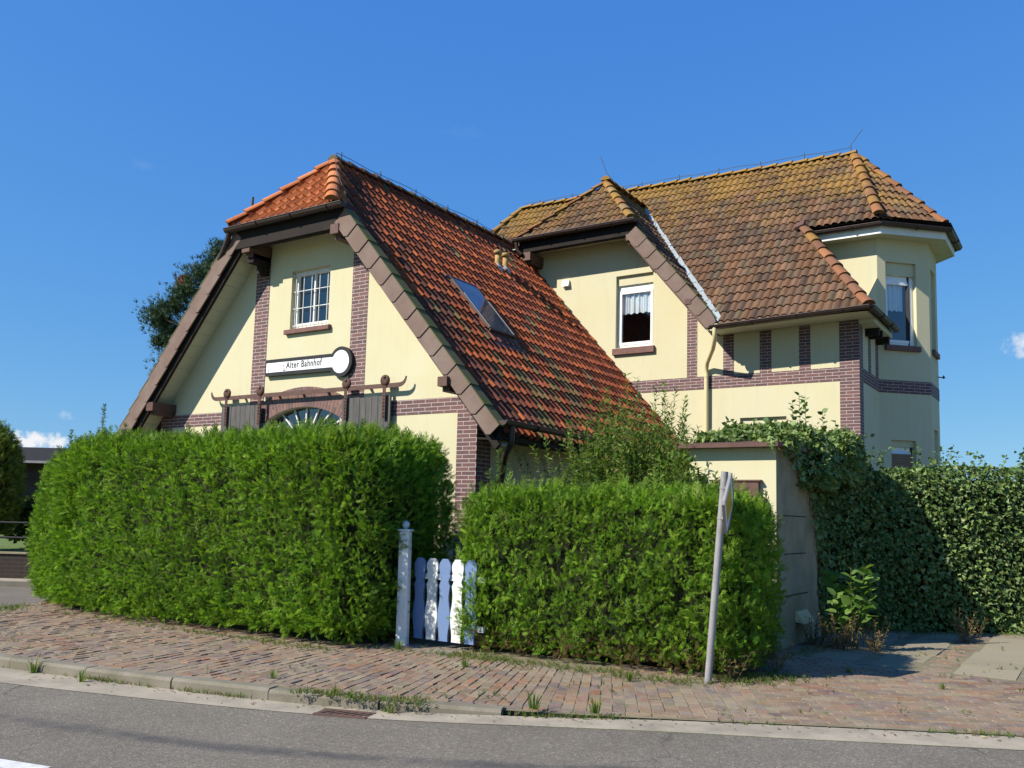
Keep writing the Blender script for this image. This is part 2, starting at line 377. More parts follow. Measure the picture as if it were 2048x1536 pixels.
# ------------------------------------------------------------------ mesh helpers
class MB:
    """collects faces; build() links them as one mesh object under its thing"""
    def __init__(s):
        s.v = []; s.f = []; s.t = []; s.sm = []
    def face(s, pts, tint=(.5, .5, .5), smooth=False):
        i = len(s.v)
        s.v += [tuple(p) for p in pts]
        s.f.append(tuple(range(i, i + len(pts))))
        s.t += [tint] * len(pts); s.sm.append(smooth)
    def indexed(s, vs, fs, tint=(.5, .5, .5), smooth=False):
        i = len(s.v)
        s.v += [tuple(p) for p in vs]; s.t += [tint] * len(vs)
        for f in fs:
            s.f.append(tuple(a + i for a in f)); s.sm.append(smooth)
    def hexa(s, lo, hi, tint=(.5, .5, .5)):
        """lo, hi: matching rings of points (bottom ccw seen from above)"""
        n = len(lo)
        fs = [tuple(reversed(range(n))), tuple(range(n, 2 * n))]
        for k in range(n):
            fs.append((k, (k + 1) % n, n + (k + 1) % n, n + k))
        s.indexed(list(lo) + list(hi), fs, tint)
    def box(s, x0, x1, y0, y1, z0, z1, tint=(.5, .5, .5)):
        r = [(x0, y0), (x1, y0), (x1, y1), (x0, y1)]
        s.hexa([(a, b, z0) for a, b in r], [(a, b, z1) for a, b in r], tint)
    def obox(s, c, ax, ay, az, hx, hy, hz, tint=(.5, .5, .5)):
        c, ax, ay, az = Vector(c), Vector(ax).normalized(), Vector(ay).normalized(), Vector(az).normalized()
        r = [(-1, -1), (1, -1), (1, 1), (-1, 1)]
        s.hexa([c + ax * hx * a + ay * hy * b - az * hz for a, b in r], [c + ax * hx * a + ay * hy * b + az * hz for a, b in r], tint)
    def bar(s, p, q, w, h, up=(0, 0, 1), tint=(.5, .5, .5)):
        p, q = Vector(p), Vector(q); d = (q - p)
        side = d.cross(Vector(up)).normalized(); u = side.cross(d).normalized()
        s.obox((p + q) / 2, d, -side, u, d.length / 2, w / 2, h / 2, tint)
    def tube(s, pts, r, n=10, caps=True, tint=(.5, .5, .5), smooth=True):
        pts = [Vector(p) for p in pts]
        rr = r if isinstance(r, (list, tuple)) else [r] * len(pts)
        d = (pts[1] - pts[0]).normalized()
        a = d.orthogonal().normalized(); rings = []
        for k, p in enumerate(pts):
            if k == 0: t = (pts[1] - pts[0]).normalized()
            elif k == len(pts) - 1: t = (pts[-1] - pts[-2]).normalized()
            else: t = ((pts[k + 1] - p).normalized() + (p - pts[k - 1]).normalized()).normalized()
            a = (a - t * a.dot(t)).normalized(); b = t.cross(a)
            rings.append([p + (a * math.cos(2 * math.pi * j / n) + b * math.sin(2 * math.pi * j / n)) * rr[k] for j in range(n)])
        vs = [v for g in rings for v in g]; fs = []
        for k in range(len(pts) - 1):
            for j in range(n):
                fs.append((k * n + j, k * n + (j + 1) % n, (k + 1) * n + (j + 1) % n, (k + 1) * n + j))
        s.indexed(vs, fs, tint, smooth)
        if caps:
            s.face(list(reversed(rings[0])), tint); s.face(rings[-1], tint)
    def lathe(s, base, axis, prof, n=20, tint=(.5, .5, .5)):
        """prof: (radius, height) along axis from base"""
        base, axis = Vector(base), Vector(axis).normalized()
        a = axis.orthogonal().normalized(); b = axis.cross(a)
        vs = []; fs = []
        for r, h in prof:
            for j in range(n):
                t = 2 * math.pi * j / n
                vs.append(base + axis * h + (a * math.cos(t) + b * math.sin(t)) * r)
        for k in range(len(prof) - 1):
            for j in range(n):
                fs.append((k * n + j, k * n + (j + 1) % n, (k + 1) * n + (j + 1) % n, (k + 1) * n + j))
        s.indexed(vs, fs, tint, True)
        s.face([vs[j] for j in reversed(range(n))], tint)
        s.face([vs[(len(prof) - 1) * n + j] for j in range(n)], tint)
    def build(s, name, mat, parent=None, origin=None, bevel=0):
        me = bpy.data.meshes.new(name)
        o = bpy.data.objects.new(name, me); COL.objects.link(o)
        if parent is not None:
            org = world_loc(parent); o.parent = parent
        else:
            org = Vector(origin) if origin is not None else Vector((0, 0, 0))
            o.location = org
        V = np.array(s.v, np.float32).reshape(-1, 3) - np.array(org, np.float32)
        me.from_pydata(V.tolist(), [], s.f)
        me.materials.append(MATS[mat])
        at = me.attributes.new('tint', 'FLOAT_COLOR', 'POINT')
        T = np.ones((len(s.v), 4), np.float32); T[:, :3] = np.array(s.t, np.float32).reshape(-1, 3)
        at.data.foreach_set('color', T.ravel())
        me.polygons.foreach_set('use_smooth', np.array(s.sm, bool))
        uvl = me.uv_layers.new(name='UVMap')
        nl, npoly = len(me.loops), len(me.polygons)
        P = np.array(s.v, np.float32).reshape(-1, 3)
        li = np.zeros(nl, np.int32); me.loops.foreach_get('vertex_index', li)
        pn = np.zeros(npoly * 3, np.float32); me.polygons.foreach_get('normal', pn); pn = pn.reshape(-1, 3)
        lt = np.zeros(npoly, np.int32); me.polygons.foreach_get('loop_total', lt)
        ln = np.repeat(pn, lt, 0); q = P[li]
        h = np.maximum(np.hypot(ln[:, 0], ln[:, 1]), 1e-6)
        side = np.stack([(-ln[:, 1] * q[:, 0] + ln[:, 0] * q[:, 1]) / h, q[:, 2]], 1)
        uvs = np.where(np.abs(ln[:, 2:3]) > 0.8, q[:, :2], side).astype(np.float32)
        uvl.data.foreach_set('uv', uvs.ravel())
        if bevel:
            b = o.modifiers.new('bevel', 'BEVEL'); b.width = bevel; b.segments = 2; b.limit_method = 'ANGLE'
        return o

def world_loc(o):
    l = Vector(o.location)
    while o.parent is not None:
        o = o.parent; l = l + Vector(o.location)
    return l
def thing(name, label, cat, loc, group=None):
    o = bpy.data.objects.new(name, None); COL.objects.link(o)
    o.location = loc; o.empty_display_size = 0.2
    return tag(o, label, cat, group)
def tag(o, label=None, cat=None, group=None, kind=None):
    if label: o['label'] = label
    if cat: o['category'] = cat
    if group: o['group'] = group
    if kind: o['kind'] = kind
    return o
def copy_thing(o, loc):
    c = o.copy(); COL.objects.link(c); c.location = loc
    for ch in list(o.children):
        d = ch.copy(); COL.objects.link(d); d.parent = c
        for g in list(ch.children):
            e = g.copy(); COL.objects.link(e); e.parent = d
    return c

def wall_panel(mb, frame, outer, holes=(), depth=0.16, tint=(.5, .5, .5)):
    """plane wall with openings; frame=(origin, right, inward); polygons in (x along right, z)"""
    O, A, I = (Vector(x) for x in frame)
    rings = [list(outer)] + [list(h) for h in holes]
    flat = [p for r in rings for p in r]
    pt = lambda p, d=0: O + A * p[0] + Vector((0, 0, 1)) * p[1] + I * d
    tris = tessellate_polygon([[Vector((p[0], p[1], 0)) for p in r] for r in rings])
    nrm = -I
    for t in tris:
        a, b, c = (pt(flat[i]) for i in t)
        if (b - a).cross(c - a).dot(nrm) < 0: b, c = c, b
        mb.face((a, b, c), tint)
    for h in holes:
        n = len(h)
        ar = sum(h[k][0] * h[(k + 1) % n][1] - h[(k + 1) % n][0] * h[k][1] for k in range(n))
        hh = list(h) if ar > 0 else list(reversed(h))
        for k in range(n):
            p, q = hh[k], hh[(k + 1) % n]
            f = [pt(p), pt(q), pt(q, depth), pt(p, depth)]
            mid = sum((Vector(x) for x in f), Vector()) / 4
            cen = pt((sum(x[0] for x in h) / n, sum(x[1] for x in h) / n), depth / 2)
            if (f[1] - f[0]).cross(f[2] - f[0]).dot(cen - mid) < 0: f.reverse()
            mb.face(f, tint)

def rect(x0, x1, z0, z1): return [(x0, z0), (x1, z0), (x1, z1), (x0, z1)]

# ---- tiled roof planes: every tile modelled, cut to the outline of its plane
def clip_cell(cell, poly):
    out = cell
    n = len(poly)
    for k in range(n):
        (x0, y0), (x1, y1) = poly[k], poly[(k + 1) % n]
        ex, ey = x1 - x0, y1 - y0
        side = lambda p: ex * (p[1] - y0) - ey * (p[0] - x0)
        res = []
        for j in range(len(out)):
            p, q = out[j], out[(j + 1) % len(out)]
            sp, sq = side(p), side(q)
            if sp >= 0: res.append(p)
            if (sp >= 0) != (sq >= 0):
                t = sp / (sp - sq)
                res.append(tuple(p[i] + (q[i] - p[i]) * t for i in range(3)))
        out = res
        if len(out) < 3: return None
    return out
def prof_pantile(x):
    return 0.060 * math.sin(math.pi * x / .42) if x < .42 else -0.012 * math.sin(math.pi * (x - .42) / .58)
def prof_double(x):
    return 0.021 * math.sin(2 * math.pi * x - .6) + 0.004 * math.sin(4 * math.pi * x)
def tiled(mb, E0, E1, top, plans, w=0.2, gauge=0.33, prof=prof_pantile, ns=8, step=0.03, colour=None, deform=None, lift=0.0):
    """E0->E1: eave line (outside on the right hand when walking along it), top: a point higher on the plane,
    plans: convex outlines in plan (x, y)"""
    E0, E1, top = Vector(E0), Vector(E1), Vector(top)
    A = Vector((E1.x - E0.x, E1.y - E0.y, 0)).normalized()
    h = Vector((A.y, -A.x, 0))
    rel = top - E0
    inward = -rel.dot(h); rise = rel.z
    B = (-h * inward + Vector((0, 0, rise))).normalized()
    ch = math.hypot(inward, rise) / inward
    Nn = A.cross(B)
    def loc(x, y):
        r = Vector((x, y, 0)) - Vector((E0.x, E0.y, 0))
        return (r.dot(A), -r.dot(h) * ch)
    def pos(a, b, z):
        p = E0 + A * a + B * b + Nn * (z + lift)
        return deform(p) if deform else p
    rnd = random.Random(int(E0.x * 97 + E0.y * 31))
    tints = {}
    for plan in plans:
        poly = [loc(*p) for p in plan]
        ar = sum(poly[k][0] * poly[(k + 1) % len(poly)][1] - poly[(k + 1) % len(poly)][0] * poly[k][1] for k in range(len(poly)))
        if ar < 0: poly.reverse()
        # under-sheet so that nothing shows through
        mb.face([pos(a, b, -0.035) for a, b in poly], (.05, .03, .02))
        a0, a1 = min(p[0] for p in poly), max(p[0] for p in poly)
        b0, b1 = min(p[1] for p in poly), max(p[1] for p in poly)
        for j in range(math.floor(b0 / gauge), math.ceil(b1 / gauge)):
            for i in range(math.floor(a0 / w), math.ceil(a1 / w)):
                key = (i, j)
                if key not in tints:
                    c = pos((i + .5) * w, (j + .5) * gauge, 0)
                    tints[key] = (colour(rnd, c), rnd.uniform(-.006, .006), rnd.uniform(-.008, .008))
                col, dz, da = tints[key]
                lo = j * gauge + da; hi = (j + 1) * gauge + 0.02
                for q in range(ns):
                    x0, x1 = q / ns, (q + 1) / ns
                    z0, z1 = prof(x0), prof(x1)
                    aa, ab = (i + x0) * w, (i + x1) * w
                    top_cell = [(aa, lo, z0 + step + dz), (ab, lo, z1 + step + dz), (ab, hi, z1), (aa, hi, z0)]
                    inside = all(all((poly[(k + 1) % len(poly)][0] - poly[k][0]) * (p[1] - poly[k][1]) - (poly[(k + 1) % len(poly)][1] - poly[k][1]) * (p[0] - poly[k][0]) >= 0 for k in range(len(poly))) for p in top_cell)
                    c = top_cell if inside else clip_cell(top_cell, poly)
                    if c:
                        mb.face([pos(*p) for p in c], col)
                        if inside or all(min(abs(p[1] - lo) for p in c) < 1e-6 for _ in (0,)):
                            lip = [p for p in c if abs(p[1] - lo) < 1e-6]
                            if len(lip) == 2:
                                p, r = lip
                                mb.face([pos(p[0], p[1], p[2] - step - .012), pos(r[0], r[1], r[2] - step - .012), pos(*r), pos(*p)], tuple(x * .8 for x in col))
def ridge(mb, p, q, r=0.115, ln=0.36, colour=None, flat=0.75, deform=None):
    """overlapping half-round cap tiles from p (low end) to q"""
    p, q = Vector(p), Vector(q); d = q - p; L = d.length; d.normalize()
    side = d.cross(Vector((0, 0, 1))).normalized(); up = side.cross(d).normalized()
    n = max(1, round(L / ln)); rnd = random.Random(int(p.x * 50 + q.y * 70))
    for k in range(n):
        a = p + d * (L * k / n - .03); b = p + d * (L * (k + 1) / n + .02)
        col = colour(rnd, (a + b) / 2)
        m = 10; g = []
        jit = rnd.uniform(-.008, .008)
        for (c, rr, lift) in ((a, r * 1.1, .018 + jit), (b, r * .92, -.012)):
            g.append([c + (side * math.cos(math.pi * j / m) * rr + up * (math.sin(math.pi * j / m) * rr * flat + lift)) for j in range(m + 1)])
        if deform: g = [[deform(v) for v in x] for x in g]
        for j in range(m):
            mb.face((g[0][j], g[1][j], g[1][j + 1], g[0][j + 1]) if True else None, col, True)
        mb.face(list(g[0]), tuple(x * .6 for x in col))
        mb.face(list(reversed(g[1])), tuple(x * .6 for x in col))

def half_gutter(mb, p, q, r=0.07, n=10, out=None, closed=(True, True)):
    """half-round eaves gutter hung along p->q with rolled front lip"""
    p, q = Vector(p), Vector(q); d = (q - p).normalized()
    up = Vector((0, 0, 1)); up = (up - d * up.dot(d)).normalized()
    side = d.cross(up).normalized()
    for rr, flip in ((r, False), (r - .006, True)):
        ring = [(side * math.cos(t) + up * math.sin(t)) * rr for t in [math.pi + math.pi * j / n for j in range(n + 1)]]
        for j in range(n):
            f = [p + ring[j], q + ring[j], q + ring[j + 1], p + ring[j + 1]]
            if flip: f.reverse()
            mb.face(f, smooth=True)
    for sgn in (-1, 1):
        mb.tube([p + side * r * sgn, q + side * r * sgn], 0.011, 8)
    ring = [(side * math.cos(t) + up * math.sin(t)) * r for t in [math.pi + math.pi * j / n for j in range(n + 1)]]
    if closed[0]: mb.face([p + x for x in ring])
    if closed[1]: mb.face([q + x for x in reversed(ring)])
    L = (q - p).length
    for k in range(1, int(L / .85) + 1):
        c = p + d * (k * .85)
        if (c - p).length > L - .1: break
        bracket = [c + (side * math.cos(t) + up * math.sin(t)) * (r + .006) for t in [math.pi + math.pi * j / n for j in range(n + 1)]]
        for j in range(n):
            mb.bar(bracket[j], bracket[j + 1], .025, .006, up=d)

# ---- foliage: thousands of small leaves or sprays in one mesh per crown
def scatter(name, mat, parent, tv, tf, pos, X, Y, Z, scale, tint, origin=None):
    tv = np.asarray(tv, np.float32); tf = np.asarray(tf, np.int32)
    n = len(pos); m = len(tv)
    org = np.array(world_loc(parent) if parent is not None else (origin if origin is not None else (0, 0, 0)), np.float32)
    s = np.asarray(scale, np.float32).reshape(-1, 1, 1)
    V = (pos - org)[:, None, :] + s * (tv[None, :, 0:1] * X[:, None, :] + tv[None, :, 1:2] * Y[:, None, :] + tv[None, :, 2:3] * Z[:, None, :])
    V = V.reshape(-1, 3).astype(np.float32)
    F = (tf[None] + (np.arange(n, dtype=np.int32) * m)[:, None, None]).reshape(-1, tf.shape[1])
    me = bpy.data.meshes.new(name)
    me.vertices.add(len(V)); me.vertices.foreach_set('co', V.ravel())
    k = F.shape[1]
    me.loops.add(F.size); me.loops.foreach_set('vertex_index', F.ravel())
    me.polygons.add(len(F))
    me.polygons.foreach_set('loop_start', np.arange(len(F), dtype=np.int32) * k)
    me.polygons.foreach_set('loop_total', np.full(len(F), k, np.int32))
    me.update(calc_edges=True)
    T = np.ones((n, m, 4), np.float32); T[:, :, :3] = tint[:, None, :]
    at = me.attributes.new('tint', 'FLOAT_COLOR', 'POINT'); at.data.foreach_set('color', T.ravel())
    me.materials.append(MATS[mat])
    o = bpy.data.objects.new(name, me); COL.objects.link(o)
    if parent is not None: o.parent = parent
    else: o.location = org
    return o
def unit(v):
    return v / np.maximum(np.linalg.norm(v, axis=1, keepdims=True), 1e-9)
def frames(axis, ref=None):
    """orthonormal frames with Y along axis, Z leaning towards ref"""
    Y = unit(axis)
    r = rng.normal(size=Y.shape) if ref is None else ref + rng.normal(size=Y.shape) * 0.45
    Z = unit(r - Y * (r * Y).sum(1, keepdims=True))
    return np.cross(Y, Z), Y, Z
def pick_tint(n, cols, jit=0.18, w=None):
    c = np.array(cols, np.float32); i = rng.choice(len(c), n, p=w)
    t = c[i] * (1 + rng.uniform(-jit, jit, (n, 1))) * (1 + rng.uniform(-jit / 3, jit / 3, (n, 3)))
    return np.clip(t, 0.003, 1).astype(np.float32)
class Blob:
    """rounded box turned by yaw; samples points on its skin"""
    def __init__(s, c, h, yaw=0, p=5, lump=0.06, freq=2.2, seed=0, clump=0):
        s.c = np.array(c, float); s.h = np.array(h, float); s.p = p; s.lump = lump; s.freq = freq; s.clump = clump
        cy, sy = math.cos(yaw), math.sin(yaw); s.R = np.array([[cy, -sy, 0], [sy, cy, 0], [0, 0, 1]])
        g = np.random.default_rng(seed + 11); s.k = g.normal(size=(6, 3)) * freq; s.ph = g.uniform(0, 6.28, 6)
    def wave(s, P):
        return sum(np.sin(P @ s.k[i] + s.ph[i]) for i in range(6)) / 6 * 1.6
    def sample(s, n):
        hx, hy, hz = s.h
        a = np.array([hy * hz, hy * hz, hx * hz, hx * hz, hx * hy, 0.0]); f = rng.choice(6, n, p=a / a.sum())
        q = rng.uniform(-1, 1, (n, 3))
        for i, (ax, v) in enumerate(((0, 1), (0, -1), (1, 1), (1, -1), (2, 1), (2, -1))): q[f == i, ax] = v
        q /= (np.abs(q) ** s.p).sum(1, keepdims=True) ** (1 / s.p)
        nn = unit(np.sign(q) * np.abs(q) ** (s.p - 1) / s.h)
        P = (q * s.h) @ s.R.T + s.c; nn = nn @ s.R.T
        P = P + nn * (s.lump * s.wave(P))[:, None]
        if s.clump:
            w2 = s.wave(P * (s.clump / s.freq) + 3.1)
            ok = (w2 > -.15) | (rng.uniform(size=n) < .5)
            P, nn, w2 = P[ok], nn[ok], w2[ok]
            P = P + nn * (np.clip(w2, -.6, .6) * .05)[:, None]
        return P, nn
    def inside(s, P, k=0.9):
        q = ((P - s.c) @ s.R) / s.h
        return (np.abs(q) ** s.p).sum(1) ** (1 / s.p) < k
    def shell(s, mb, shrink=0.15, nu=28, nv=14):
        h = np.maximum(s.h - shrink, 0.05); vs = []; fs = []
        for i in range(nv + 1):
            for j in range(nu):
                th = math.pi * (i / nv - .5); ph = 2 * math.pi * j / nu
                q = np.array([math.cos(th) * math.cos(ph), math.cos(th) * math.sin(ph), math.sin(th)])
                q /= (np.abs(q) ** s.p).sum() ** (1 / s.p)
                vs.append(tuple((q * h) @ s.R.T + s.c))
        for i in range(nv):
            for j in range(nu):
                fs.append((i * nu + j, i * nu + (j + 1) % nu, (i + 1) * nu + (j + 1) % nu, (i + 1) * nu + j))
        mb.indexed(vs, fs, smooth=True)
def skin_points(blobs, dens, keep=None):
    P, Nn = [], []
    for i, b in enumerate(blobs):
        hx, hy, hz = b.h
        area = 8 * (hy * hz + hx * hz) + 4 * hx * hy
        p, n = b.sample(int(area * dens))
        ok = np.ones(len(p), bool)
        for j, c in enumerate(blobs):
            if j != i: ok &= ~c.inside(p)
        ok &= p[:, 2] > 0.02
        P.append(p[ok]); Nn.append(n[ok])
    return np.concatenate(P), np.concatenate(Nn)

# leaf shapes (Y along the leaf, Z its face)
LANCE = ([(0, 0, 0), (.17, .35, .02), (.0, 1, -.08), (-.17, .35, .02)], [(0, 1, 2, 3)])
BROAD = ([(0, 0, 0), (.36, .18, .05), (.40, .52, .04), (0, 1, -.10), (0, .45, -.03), (-.40, .52, .04), (-.36, .18, .05)],
         [(0, 1, 2, 4), (4, 2, 3, 3), (0, 4, 5, 6), (4, 3, 3, 5)])
def quads_only(t):
    v, f = t; v = list(v); out = []
    for q in f:
        if len(set(q)) == 4: out.append(q)
        else:
            a = [x for k, x in enumerate(q) if k == 0 or x != q[k - 1]]
            i = len(v); v.append(tuple((v[a[1]][k] + v[a[2]][k]) / 2 for k in range(3)))
            out.append((a[0], a[1], i, a[2]))
    return v, out
BROAD = quads_only(BROAD)
IVY = quads_only(([(0, 0, 0), (.30, -.12, .03), (.52, .22, .05), (.26, .42, .02), (0, 1, -.08), (-.26, .42, .02), (-.52, .22, .05), (-.30, -.12, .03), (0, .3, -.02)],
                  [(0, 1, 2, 8), (8, 2, 3, 3), (8, 3, 4, 5), (8, 5, 6, 6), (0, 8, 6, 7)]))
def make_frond():
    v, f = [], []
    def kite(b, d, L, wd, z):
        b = np.array(b); d = np.array(d) / np.hypot(*d); s = np.array([-d[1], d[0]])
        i = len(v)
        for p, zz in ((b, z), (b + d * L * .55 - s * wd, z + .02), (b + d * L, z - .06), (b + d * L * .55 + s * wd, z + .02)):
            v.append((p[0], p[1], zz))
        f.append((i, i + 1, i + 2, i + 3))
    kite((0, 0), (.05, 1), 1.0, .038, 0)
    for k, (y, L) in enumerate(((.05, .34), (.25, .36), (.45, .31), (.63, .22))):
        kite((.01, y), (.55, .8), L, .036, -.03 + .05 * (k % 2))
        kite((.01, y + .08), (-.55, .8), L * .93, .036, .03 - .05 * (k % 2))
    return v, f
FROND = make_frond()
TUFT = ([], [])
for k in range(9):
    a = 2 * math.pi * k / 9; L = .75 + .25 * math.sin(k * 2.3); w_ = .085
    d = np.array([math.cos(a) * .55, 1.0, math.sin(a) * .55]); d = d / np.linalg.norm(d) * L
    sd_ = np.cross(d, [.3, .1, .9]); sd_ = sd_ / np.linalg.norm(sd_) * w_
    i = len(TUFT[0])
    TUFT[0].extend([tuple(-sd_ * .4), tuple(sd_ * .4), tuple(d * .95 + sd_ * .3), tuple(d - sd_ * .3)]); TUFT[1].append((i, i + 1, i + 2, i + 3))

# ================================================================== the setting: ground, road, pavement
def smooth_line(pts, step=0.1, it=60):
    P = [np.array(p, float) for p in pts]; out = []
    for a, b in zip(P[:-1], P[1:]):
        n = max(1, int(np.linalg.norm(b - a) / step))
        out += [a + (b - a) * k / n for k in range(n)]
    out.append(P[-1]); A = np.array(out)
    for _ in range(it): A[1:-1] = (A[:-2] + 2 * A[1:-1] + A[2:]) / 4
    return A
KERB = smooth_line([(-60, -15.6), (-14, -8.05), (-6, -6.75), (-3, -6.38), (-.92, -6.08), (.68, -5.79), (1.62, -5.58), (2.54, -5.36), (3.2, -5.12), (3.91, -4.87), (4.52, -4.56),
                    (5.16, -4.2), (5.68, -3.91), (6.45, -3.5), (7.2, -3.12), (9, -2.2), (14, .4), (60, 25)])
_seg = np.linalg.norm(np.diff(KERB, axis=0), axis=1); KS = np.concatenate([[0], np.cumsum(_seg)])
_s0 = KS[np.argmin(np.hypot(KERB[:, 0] - 0, KERB[:, 1] + 5.92))]; KS = KS - _s0     # s = 0 near the left end of the big hedge's kerb
KT = np.gradient(KERB, axis=0); KT /= np.linalg.norm(KT, axis=1, keepdims=True)
def kerb_at(s, t):
    """s metres along the kerb, t metres from it towards the house"""
    x, y = np.interp(s, KS, KERB[:, 0]), np.interp(s, KS, KERB[:, 1])
    tx, ty = np.interp(s, KS, KT[:, 0]), np.interp(s, KS, KT[:, 1]); L = math.hypot(tx, ty)
    return (x - ty / L * t, y + tx / L * t)
def s_of(x, y): return float(KS[np.argmin(np.hypot(KERB[:, 0] - x, KERB[:, 1] - y))])
def smst(a, b, x):
    t = min(1, max(0, (x - a) / (b - a))); return t * t * (3 - 2 * t)
S_DROP0, S_DROP1 = s_of(2.2, -5.4), s_of(5.2, -4.2)
def road_z(s): return -0.10 + 0.07 * smst(S_DROP0, S_DROP1, s)
def gut_w(s): return float(np.interp(s, [s_of(-3, -6.4), s_of(-.5, -6), s_of(2.4, -5.4), s_of(4, -4.8), s_of(5.6, -3.95), s_of(9, -2.2)], [.5, .5, .30, .30, .40, .42]))

mb = MB()
g = 700
for i in range(-4, 4):
    for j in range(-4, 4):
        mb.face([(i * g / 4, j * g / 4, -.135), ((i + 1) * g / 4, j * g / 4, -.135), ((i + 1) * g / 4, (j + 1) * g / 4, -.135), (i * g / 4, (j + 1) * g / 4, -.135)])
tag(mb.build('ground', 'lawn_green'), kind='structure')

def strip(name, mat, s0, s1, t0, t1, z, ds=0.25, uvst=True):
    mb = MB(); st = []
    n = int((s1 - s0) / ds)
    for k in range(n):
        a, b = s0 + (s1 - s0) * k / n, s0 + (s1 - s0) * (k + 1) / n
        ta0, ta1, tb0, tb1 = (f(x) if callable(f) else f for f, x in ((t0, a), (t1, a), (t0, b), (t1, b)))
        za, zb = (z(a), z(b)) if callable(z) else (z, z)
        mb.face([(*kerb_at(a, ta0), za), (*kerb_at(b, tb0), zb), (*kerb_at(b, tb1), zb), (*kerb_at(a, ta1), za)])
        st += [(a, ta0), (b, tb0), (b, tb1), (a, ta1)]
    o = mb.build(name, mat)
    if uvst:
        o.data.uv_layers['UVMap'].data.foreach_set('uv', np.array(st, np.float32).ravel())
    return tag(o, kind='structure')
SA, SB = -45.0, 45.0
strip('road', 'asphalt', SA, SB, -9.5, lambda s: -gut_w(s), road_z, .5)
strip('gutter_strip', 'gutter_concrete', SA, SB, lambda s: -gut_w(s) - .004, -.0, lambda s: road_z(s) + .004, .25)
strip('far_pavement', 'gutter_concrete', SA, SB, -14, -9.504, 0.0, 2)

# kerb stones, sunk towards the drive
mb = MB(); s = -30.0
rnd = random.Random(3)
while s < s_of(3.6, -5.0):
    L = 1.0; a, b = s + .006, s + L - .006
    dz = rnd.uniform(-.008, .006); zt = -.004 + dz - .035 * smst(S_DROP0 - .6, S_DROP1 - 1, s)
    t0, t1 = .0 + rnd.uniform(-.008, .008), .145
    top = [(*kerb_at(a, t0 + .02), zt), (*kerb_at(b, t0 + .02), zt), (*kerb_at(b, t1), zt), (*kerb_at(a, t1), zt)]
    low = [(*kerb_at(a, t0), -.16), (*kerb_at(b, t0), -.16), (*kerb_at(b, t1), -.16), (*kerb_at(a, t1), -.16)]
    mid = [(*kerb_at(a, t0), zt - .025), (*kerb_at(b, t0), zt - .025), (*kerb_at(b, t1), zt - .001), (*kerb_at(a, t1), zt - .001)]
    mb.hexa(low, mid); mb.face(top); mb.face([mid[0], mid[1], top[1], top[0]])
    mb.face([mid[3], mid[0], top[0], top[3]]); mb.face([mid[1], mid[2], top[2], top[1]])
    s += L
tag(mb.build('kerb', 'kerb_concrete'), kind='structure')

# the paving: every brick is set, on a bed of sand and moss
def left_edge(x, y):          # where the pavement ends at the side street
    return (x + 4.95) * .78 + (y + 4.18) * .62
def pave_base():
    mb = MB(); n = 120; s0, s1 = s_of(-7, -7), 30.0
    for k in range(n):
        a, b = s0 + (s1 - s0) * k / n, s0 + (s1 - s0) * (k + 1) / n
        pa, pb, qb, qa = kerb_at(a, .1), kerb_at(b, .1), kerb_at(b, 12 if b > 5 else 5.5), kerb_at(a, 12 if a > 5 else 5.5)
        if left_edge(*pa) < -.9: continue
        sag = lambda s, t: -.0065 - .035 * smst(S_DROP0 - .5, S_DROP1 - 1, s) * max(0, 1 - t / 2.2)
        mids = [.1, .8, 1.6, 2.4, 12 if a > 5 else 5.5]
        for t0, t1 in zip(mids[:-1], mids[1:]):
            mb.face([(*kerb_at(a, t0), sag(a, t0)), (*kerb_at(b, t0), sag(b, t0)), (*kerb_at(b, t1), sag(b, t1)), (*kerb_at(a, t1), sag(a, t1))])
    return tag(mb.build('pavement_bed', 'joint_sand'), kind='structure')
pave_base()
BR = [(.205, .118, .080), (.185, .118, .088), (.155, .105, .095), (.225, .148, .092), (.135, .102, .098), (.22, .17, .118), (.195, .15, .108), (.225, .120, .072)]
def brick(mb, s, t, ls, lt, rnd, zofs=0.0, cols=BR):
    x, y = kerb_at(s + ls / 2, t + lt / 2)
    sag = -.035 * smst(S_DROP0 - .5, S_DROP1 - 1, s) * max(0, 1 - t / 2.2)
    z = sag + zofs * .6 + rnd.uniform(-.003, .003)
    j = .0022; tl = rnd.uniform(-.0035, .0035); tm = rnd.uniform(-.0035, .0035)
    c = rnd.choice(cols); k = rnd.uniform(.85, 1.15); c = tuple(min(1, v * k * rnd.uniform(.95, 1.05)) for v in c)
    pts = [(s + j, t + j), (s + ls - j, t + j), (s + ls - j, t + lt - j), (s + j, t + lt - j)]
    P = [kerb_at(*p) for p in pts]
    Z = [z - tl - tm, z + tl - tm, z + tl + tm, z - tl + tm]
    cx, cy = sum(p[0] for p in P) / 4, sum(p[1] for p in P) / 4
    low = [(*p, z - .05) for p in P]
    mid = [(*p, zz - .006) for p, zz in zip(P, Z)]
    top = [(p[0] + (cx - p[0]) * .045, p[1] + (cy - p[1]) * .045, zz) for p, zz in zip(P, Z)]
    vs = low + mid + top
    fs = []
    for r in (0, 4):
        for q in range(4): fs.append((r + q, r + (q + 1) % 4, r + 4 + (q + 1) % 4, r + 4 + q))
    fs.append((8, 9, 10, 11))
    mb.indexed(vs, fs, c)
S_SPLIT = s_of(5.7, -3.9)
mb = MB(); rnd = random.Random(5)
s = s_of(-8, -7.05)
